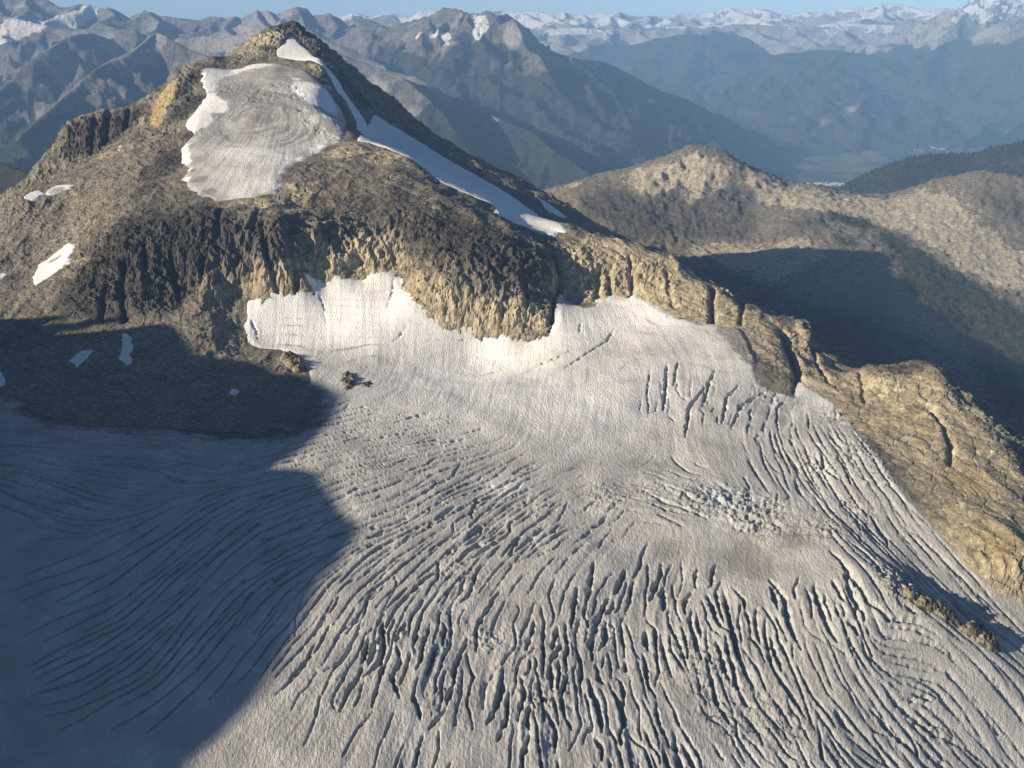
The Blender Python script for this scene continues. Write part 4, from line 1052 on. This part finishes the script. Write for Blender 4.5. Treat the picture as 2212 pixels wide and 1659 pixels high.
far_mountain('mountain_range', 'hazy jagged mountain range along the upper left skyline', 'mountain range',
    [at([(-300,10),(-150,0),(-60,-8),(0,-8),(60,-6),(104,0),(126,13),(154,14),(168,7),(190,8),(207,15),(232,14),(252,22),(276,35),(291,32),(312,20),(325,25),(339,31),(364,35),(406,41),(434,42),(454,35),(482,35),(493,39),(510,34),(521,41),(554,21),(566,25),(578,21),(598,28),(643,14),(663,17),(675,34),(710,28),(733,38),(744,46),(772,42),(811,46),(839,58)], 17500, 16500),
     at([(0,30),(60,45),(120,60),(200,62),(290,62)], 15800, 15000), at([(400,75),(480,80),(560,62),(640,75),(700,80),(760,110),(830,140)], 15200, 13500), at([(643,14),(660,60),(700,85)], 16700, 15200)]
     + spurs(at([(0,-8),(60,-6),(126,13),(190,8),(232,14),(276,35),(312,20),(364,35),(434,42),(482,35),(510,34),(554,21),(578,21),(643,14),(710,28),(772,42)], 17400, 16600), 1, 1900, 0.32, 5),
    0.62, (10800, 19500), (-330, 900), snow=(-60, 500, 0.35), forest=(-1150, 350), pale=0.42, spots=[(60,55,30,.8,15700,'s'),(110,42,28,.9,15900,'s'),(30,75,22,.8,15600,'s'),(150,30,16,.7,16500,'s'),(500,80,50,.6,15000,'p'),(580,90,50,.5,14700,'p'),(690,48,14,.6,16000,'s'),(190,26,10,.7,17000,'s')], seed=2)
far_mountain('mountain_spur', 'sharp sunlit spur dropping towards the valley left of the peak', 'mountain',
    [at([(451,120),(406,104),(364,81),(336,67)], 10600, 11200), at([(336,67),(310,90),(280,112),(224,134),(179,168),(134,213),(95,245),(40,290)], 11200, 8900), at([(364,81),(370,130),(392,190),(400,240)], 11100, 9800)],
    0.72, (7600, 13000), (-350, 560), forest=(-1050, 300), pale=0.4, spots=[(300,100,40,.5,10900,'p'),(330,80,30,.4,11100,'p')], seed=12)
far_mountain('mountain_spur', 'darker blue mountain spur at the far left edge', 'mountain',
    [at([(240,85),(196,70),(151,76),(112,98),(70,126),(28,168),(-20,205),(-100,260)], 13600, 11200), at([(151,76),(165,120),(180,150)], 13300, 12300)],
    0.72, (9000, 15500), (-400, 420), forest=(-1000, 300), pale=0.35, seed=22)
far_mountain('wooded_ridge', 'dark wooded ridge corner at the lower left skyline', 'ridge',
    [at([(-250,290),(-120,318),(0,347),(28,361),(56,370),(81,388),(130,430)], 5200, 4600)], 0.7, (3700, 6500), (-420, 260), ds=0.003, ky=0.005, rough=0.5, forest=(3000, 100), pale=0.0, seed=31, warp=0.5)
far_mountain('pyramid_mountain', 'tall hazy blue pyramid mountain with a shaded right flank', 'mountain',
    [at([(760,58),(811,47),(839,57),(861,50),(895,42),(934,31),(959,14),(985,18),(1013,27),(1038,27),(1055,20),(1071,34)], 15600, 14400),
     at([(1071,34),(1094,28),(1108,39),(1125,55),(1146,78),(1174,101),(1196,111),(1244,125),(1303,132),(1331,143),(1370,165),(1426,193),(1482,213),(1538,241),(1580,258),(1600,272),(1633,292)], 14400, 18300),
     at([(1108,39),(1124,64),(1135,104),(1166,120),(1180,148),(1196,174),(1210,225),(1258,252),(1300,288),(1342,325),(1384,352),(1440,385)], 14200, 11600),
     at([(1303,132),(1314,168),(1342,210),(1398,238),(1448,269),(1476,291),(1540,325)], 15300, 13900),
     at([(959,14),(950,60),(980,95),(1020,120)], 15200, 13800),
     at([(1060,45),(1035,80),(1000,120),(960,150)], 14300, 13200)]
     + spurs(at([(811,47),(861,50),(895,42),(934,31),(985,18),(1013,27)], 15500, 14700), 1, 1500, 0.38, 8),
    0.68, (9900, 20000), (700, 1700), forest=(-620, 330), pale=0.35, spots=[(1040,50,22,.8,14300,'s'),(1030,75,10,.8,14000,'s'),(900,75,14,.8,14300,'s'),(935,70,12,.8,14300,'s'),(965,85,14,.9,14200,'s'),(1110,75,25,.5,14000,'p'),(1000,30,12,.5,14700,'s')], seed=42)
far_mountain('mountain_shoulder', 'hazy rocky shoulder with avalanche tracks right of the summit', 'mountain',
    [at([(560,90),(640,95),(690,100),(760,125),(830,150),(870,165),(910,200),(960,245),(1010,320),(1060,375),(1110,420)], 12600, 9400), at([(830,150),(900,165),(960,205),(1040,240),(1100,262),(1150,285),(1200,325),(1260,365),(1330,410)], 12300, 9600), at([(860,230),(940,300),(1000,380)], 10700, 9200)],
    0.66, (7400, 14000), (520, 1500), forest=(-980, 400), pale=0.42, spots=[(830,200,30,.4,11500,'p'),(900,240,25,.4,11000,'p')], seed=52)
far_mountain('snowy_range', 'bright snowy crest far behind the left range', 'mountain range',
    [at([(690,40),(733,36),(763,27),(800,36),(839,27),(867,34),(889,36),(906,24),(934,22),(985,30)], 26000, 26000)], 0.5, (22000, 28000), (650, 1050), ky=0.004, snow=(-500, 300, 1.0), forest=(-1400, 300), pale=0.5, seed=61)
far_mountain('snowy_range', 'long pale snow-dusted range along the right skyline', 'mountain range',
    [at([(1000,40),(1062,25),(1096,21),(1107,28),(1157,22),(1188,28),(1219,25),(1258,31),(1300,27),(1336,25),(1370,34),(1404,34),(1440,36),(1471,28),(1493,31),(1538,25),(1574,17),(1605,21),(1628,18),(1650,18),(1691,32),(1719,34),(1739,24),(1772,25),(1800,24),(1823,18),(1873,14),(1901,8),(1946,8),(1968,14),(1999,20),(2030,18),(2069,20),(2150,24),(2300,20)], 33000, 32000),
     at([(1040,70),(1110,60),(1190,62),(1280,58),(1380,62),(1480,55),(1600,52),(1720,58),(1800,50),(1900,52),(2000,50)], 28500, 28000)]
     + spurs(at([(1062,25),(1096,21),(1157,22),(1188,28),(1219,25),(1258,31),(1300,27),(1336,25),(1404,34),(1471,28),(1538,25),(1574,17),(1628,18),(1691,32),(1739,24),(1772,25),(1823,18),(1873,14),(1901,8),(1946,8),(1999,20),(2069,20),(2150,24)], 32900, 32100), 1, 4200, 0.16, 9)
     + spurs(at([(1040,70),(1110,60),(1190,62),(1280,58),(1380,62),(1480,55),(1600,52),(1720,58),(1800,50),(1900,52),(2000,50)], 28500, 28000), 1, 3000, 0.2, 10),
    0.42, (23500, 36000), (980, 2350), ds=0.0016, ky=0.0035, snow=(-560, 420, 0.8), forest=(-1150, 300), pale=0.6, seed=71, rough=1.1)
far_mountain('snow_peak', 'high white glaciated peak at the top right corner', 'mountain',
    [at([(2040,45),(2069,22),(2094,3),(2120,-10),(2160,-16),(2212,-8),(2260,-14),(2350,10),(2450,25)], 27500, 26500), at([(2160,-16),(2150,30),(2140,60)], 27000, 25500)], 0.5, (22000, 30000), (1980, 2500), ky=0.004, snow=(-420, 200, 1.2), forest=(-1200, 300), pale=0.5, seed=81)
far_mountain('mountain', 'pale rocky mountain with snow dusting below the white peak', 'mountain',
    [at([(1900,80),(1950,70),(1985,56),(2035,24),(2069,14),(2086,27),(2125,60),(2180,100)], 23500, 22500), at([(2069,14),(2050,60),(2020,95)], 22800, 21500)], 0.55, (18500, 26000), (1820, 2350), ky=0.004, snow=(-230, 260, 0.7), forest=(-950, 260), pale=0.6, seed=91)
far_mountain('forested_hill', 'hazy rounded hill with a bare top behind the wide valley', 'hill',
    [at([(1200,150),(1280,123),(1314,106),(1370,95),(1426,81),(1474,74),(1524,58),(1566,67),(1622,84),(1661,112),(1720,150)], 25500, 24500), at([(1524,58),(1500,110),(1480,160)], 25000, 22000)], 0.40, (19000, 29000), (1120, 1820), ky=0.004, snow=(-420, 200, 0.35), forest=(-640, 200), pale=0.5, seed=101, rough=0.7)
far_mountain('forested_hill', 'broad blue forested mountain rising beyond the town', 'hill',
    [at([(1480,215),(1540,165),(1593,137),(1663,118),(1719,112),(1789,106),(1834,112),(1887,118),(1929,126),(2013,160),(2100,190),(2212,225),(2350,260)], 21500, 20500), at([(1789,106),(1770,180),(1720,240)], 21300, 19000), at([(1929,126),(1960,200),(1950,260)], 21000, 18300), at([(2150,205),(2140,250),(2120,290)], 20700, 18000)],
    0.42, (16200, 25500), (1400, 2420), ky=0.0035, forest=(500, 900), pale=0.25, spots=[(1830,230,40,.45,18500,'p'),(1780,270,25,.4,18000,'p'),(2150,260,40,.3,18500,'p'),(1720,280,20,.4,18000,'p'),(1860,200,25,.3,19500,'p')], seed=111, rough=0.8)
far_mountain('forested_mountain', 'dark blue forested mountain flank at the right picture edge', 'mountain',
    [at([(1900,165),(1960,142),(2041,118),(2069,102),(2131,62),(2181,36),(2212,28),(2260,14),(2350,20)], 20500, 20000), at([(2131,62),(2160,120),(2190,170)], 20300, 18800)], 0.5, (17000, 23500), (1820, 2450), ky=0.004, snow=(-300, 200, 0.5), forest=(-560, 240), pale=0.5, seed=121, rough=0.7)
wood = far_mountain('wooded_ridge', 'dark conifer-covered ridge behind the tan hill at the right', 'ridge',
    [at([(1700,470),(1760,440),(1800,414),(1834,394),(1887,369),(1929,352),(1977,338),(2013,334),(2055,332),(2105,332),(2133,323),(2153,317),(2181,313),(2212,306),(2300,290),(2420,270)], 7600, 7200)], 0.55, (5700, 9500), (1600, 2500), ds=0.0022, ky=0.004, rough=0.45, forest=(3000, 100), pale=0.0, seed=131, warp=0.5)
print('far', round(time.time() - T0, 1))

# ------------------------------------------------------------------ valley floor, town, conifers
me = bpy.data.meshes.new('valley_floor')
W = 150000.0
me.from_pydata([(-W, -60000, CAMZ + FLOOR), (W, -60000, CAMZ + FLOOR), (W, W, CAMZ + FLOOR), (-W, W, CAMZ + FLOOR)], [], [(0, 1, 2, 3)])
me.materials.append(M_VALLEY)
vf = bpy.data.objects.new('valley_floor', me); sc.collection.objects.link(vf)
tag(vf, 'flat hazy valley floor of fields and woods beyond the tan hill', 'valley', kind='structure')

def boxes_object(name, centers, sizes, mat):
    V = []; F = []
    for (x, y, z), (a, b, h) in zip(centers, sizes):
        k = len(V)
        V += [(x-a,y-b,z),(x+a,y-b,z),(x+a,y+b,z),(x-a,y+b,z),(x-a,y-b,z+h),(x+a,y-b,z+h),(x+a,y+b,z+h),(x-a,y+b,z+h),(x-a,y,z+h*1.5),(x+a,y,z+h*1.5)]
        F += [(k,k+1,k+5,k+4),(k+1,k+2,k+6,k+9,k+5),(k+2,k+3,k+7,k+6),(k+3,k,k+4,k+8,k+7),(k+4,k+5,k+9,k+8),(k+6,k+7,k+8,k+9)]
    me = bpy.data.meshes.new(name); me.from_pydata(V, [], F); me.materials.append(mat)
    o = bpy.data.objects.new(name, me); sc.collection.objects.link(o)
    return o
mt = NT('house_walls').done((0.42, 0.41, 0.39), None, 0.8)
def town(name, us, vs, n, label):
    cs_, sz = [], []
    for k in range(n):
        u = rs.uniform(*us); v = rs.normal((vs[0] + vs[1]) / 2, (vs[1] - vs[0]) / 3)
        yu = (829.5 - v) / FPX; kz = (-SP + yu * CP) / (CP + yu * SP); Yd = FLOOR / kz
        p = P(u, v, Yd)
        cs_.append((p[0], p[1], CAMZ + FLOOR)); sz.append((rs.uniform(8, 24), rs.uniform(7, 14), rs.uniform(6, 14)))
    tag(boxes_object(name, cs_, sz, mt), label, 'town', kind='stuff')
town('town', (1930, 2045), (312, 322), 150, 'tiny white houses of a town on the valley floor')
town('village', (1742, 1822), (396, 401), 110, 'thin line of white buildings just above the tan hill')
town('hamlet', (1600, 1640), (268, 276), 22, 'few pale roofs at the foot of the pyramid mountain')

def conifers(name, pts, hmin, hmax, mat):
    n = len(pts); h = rs.uniform(hmin, hmax, n); r = h * rs.uniform(0.2, 0.3, n)
    k = 5; a = np.arange(k) / k * 2 * np.pi
    ring = np.stack([pts[:, None, 0] + r[:, None] * np.cos(a), pts[:, None, 1] + r[:, None] * np.sin(a), np.repeat(pts[:, 2:3] - 1, k, 1)], 2)
    tip = pts[:, None, :] + np.stack([np.zeros(n), np.zeros(n), h], 1)[:, None]
    V = np.concatenate([ring, tip], 1).reshape(-1, 3).astype(np.float32)
    base = (np.arange(n) * (k + 1))[:, None]
    tri = np.stack([base + np.arange(k), base + (np.arange(k) + 1) % k, np.repeat(base + k, k, 1)], 2).reshape(-1, 3).astype(np.int32)
    me = bpy.data.meshes.new(name)
    me.vertices.add(len(V)); me.vertices.foreach_set('co', V.ravel())
    me.loops.add(tri.size); me.loops.foreach_set('vertex_index', tri.ravel())
    me.polygons.add(len(tri)); me.polygons.foreach_set('loop_start', np.arange(0, tri.size, 3, dtype=np.int32))
    me.update(); me.materials.append(mat)
    o = bpy.data.objects.new(name, me); sc.collection.objects.link(o)
    return o
tm = NT('conifer_green'); tv = tm.coord()
M_TREE = tm.done(tm.mixc(tm.noise(tv, 0.02, 3), (0.012, 0.018, 0.011), (0.032, 0.038, 0.022)), None, 0.95)
def scatter_on(obj, n, cond):
    me = obj.data
    co = np.zeros(len(me.vertices) * 3, np.float32); me.vertices.foreach_get('co', co); co = co.reshape(-1, 3)
    idx = np.where(cond(co))[0]
    idx = rs.choice(idx, n)
    p = co[idx].copy(); p[:, :2] += rs.uniform(-9, 9, (n, 2))
    return p
fp = scatter_on(wood, 14000, lambda c: (c[:, 2] > 1150) & (c[:, 1] < 7700) & (c[:, 0] > 1500))
tag(conifers('forest', fp, 14, 30, M_TREE), 'dense dark conifers covering the ridge behind the tan hill', 'forest', kind='stuff')
vsel = np.zeros(len(hill.data.vertices) * 4, np.float32); hill.data.attributes['mask'].data.foreach_get('color', vsel); vsel = vsel.reshape(-1, 4)[:, 2]
vn = rs.rand(len(vsel)) * 0.8
vco = np.zeros(len(vsel) * 3, np.float32); hill.data.vertices.foreach_get('co', vco); vco = vco.reshape(-1, 3)
idx = np.where((vsel > 0.25 + vn) & (fbm2(vco[:, 0] / 60, vco[:, 1] / 60, 3, 77) > -0.05))[0]
idx = rs.choice(idx, min(9000, len(idx)), replace=False)
sp_ = vco[idx]
tag(conifers('scrub', sp_, 4, 10, M_TREE), 'dark green scrub and stunted trees dotting the tan hillside', 'scrub', kind='stuff')

# ------------------------------------------------------------------ haze
hz = bpy.data.meshes.new('haze')
x0, x1, y0, y1, z0, z1 = -60000, 60000, -4000, 37000, CAMZ + FLOOR - 20, CAMZ + 620
hz.from_pydata([(x0,y0,z0),(x1,y0,z0),(x1,y1,z0),(x0,y1,z0),(x0,y0,z1),(x1,y0,z1),(x1,y1,z1),(x0,y1,z1)], [], [(0,3,2,1),(4,5,6,7),(0,1,5,4),(1,2,6,5),(2,3,7,6),(3,0,4,7)])
hm = bpy.data.materials.new('haze_air'); hm.use_nodes = True
ht = hm.node_tree; ht.nodes.remove(ht.nodes['Principled BSDF'])
pv = ht.nodes.new('ShaderNodeVolumePrincipled')
pv.inputs['Density'].default_value = 3.2e-5
pv.inputs['Color'].default_value = (0.32, 0.58, 1.0, 1)
pv.inputs['Anisotropy'].default_value = -0.15
ht.links.new(pv.outputs[0], ht.nodes['Material Output'].inputs['Volume'])
hz.materials.append(hm)
ho = bpy.data.objects.new('haze', hz); sc.collection.objects.link(ho)
tag(ho, 'thin blue haze filling the air over the valleys', 'haze', kind='stuff')
print('tris', sum(len(o.data.loops) - 2 * len(o.data.polygons) for o in sc.objects if o.type == 'MESH'), 'total', round(time.time() - T0, 1))
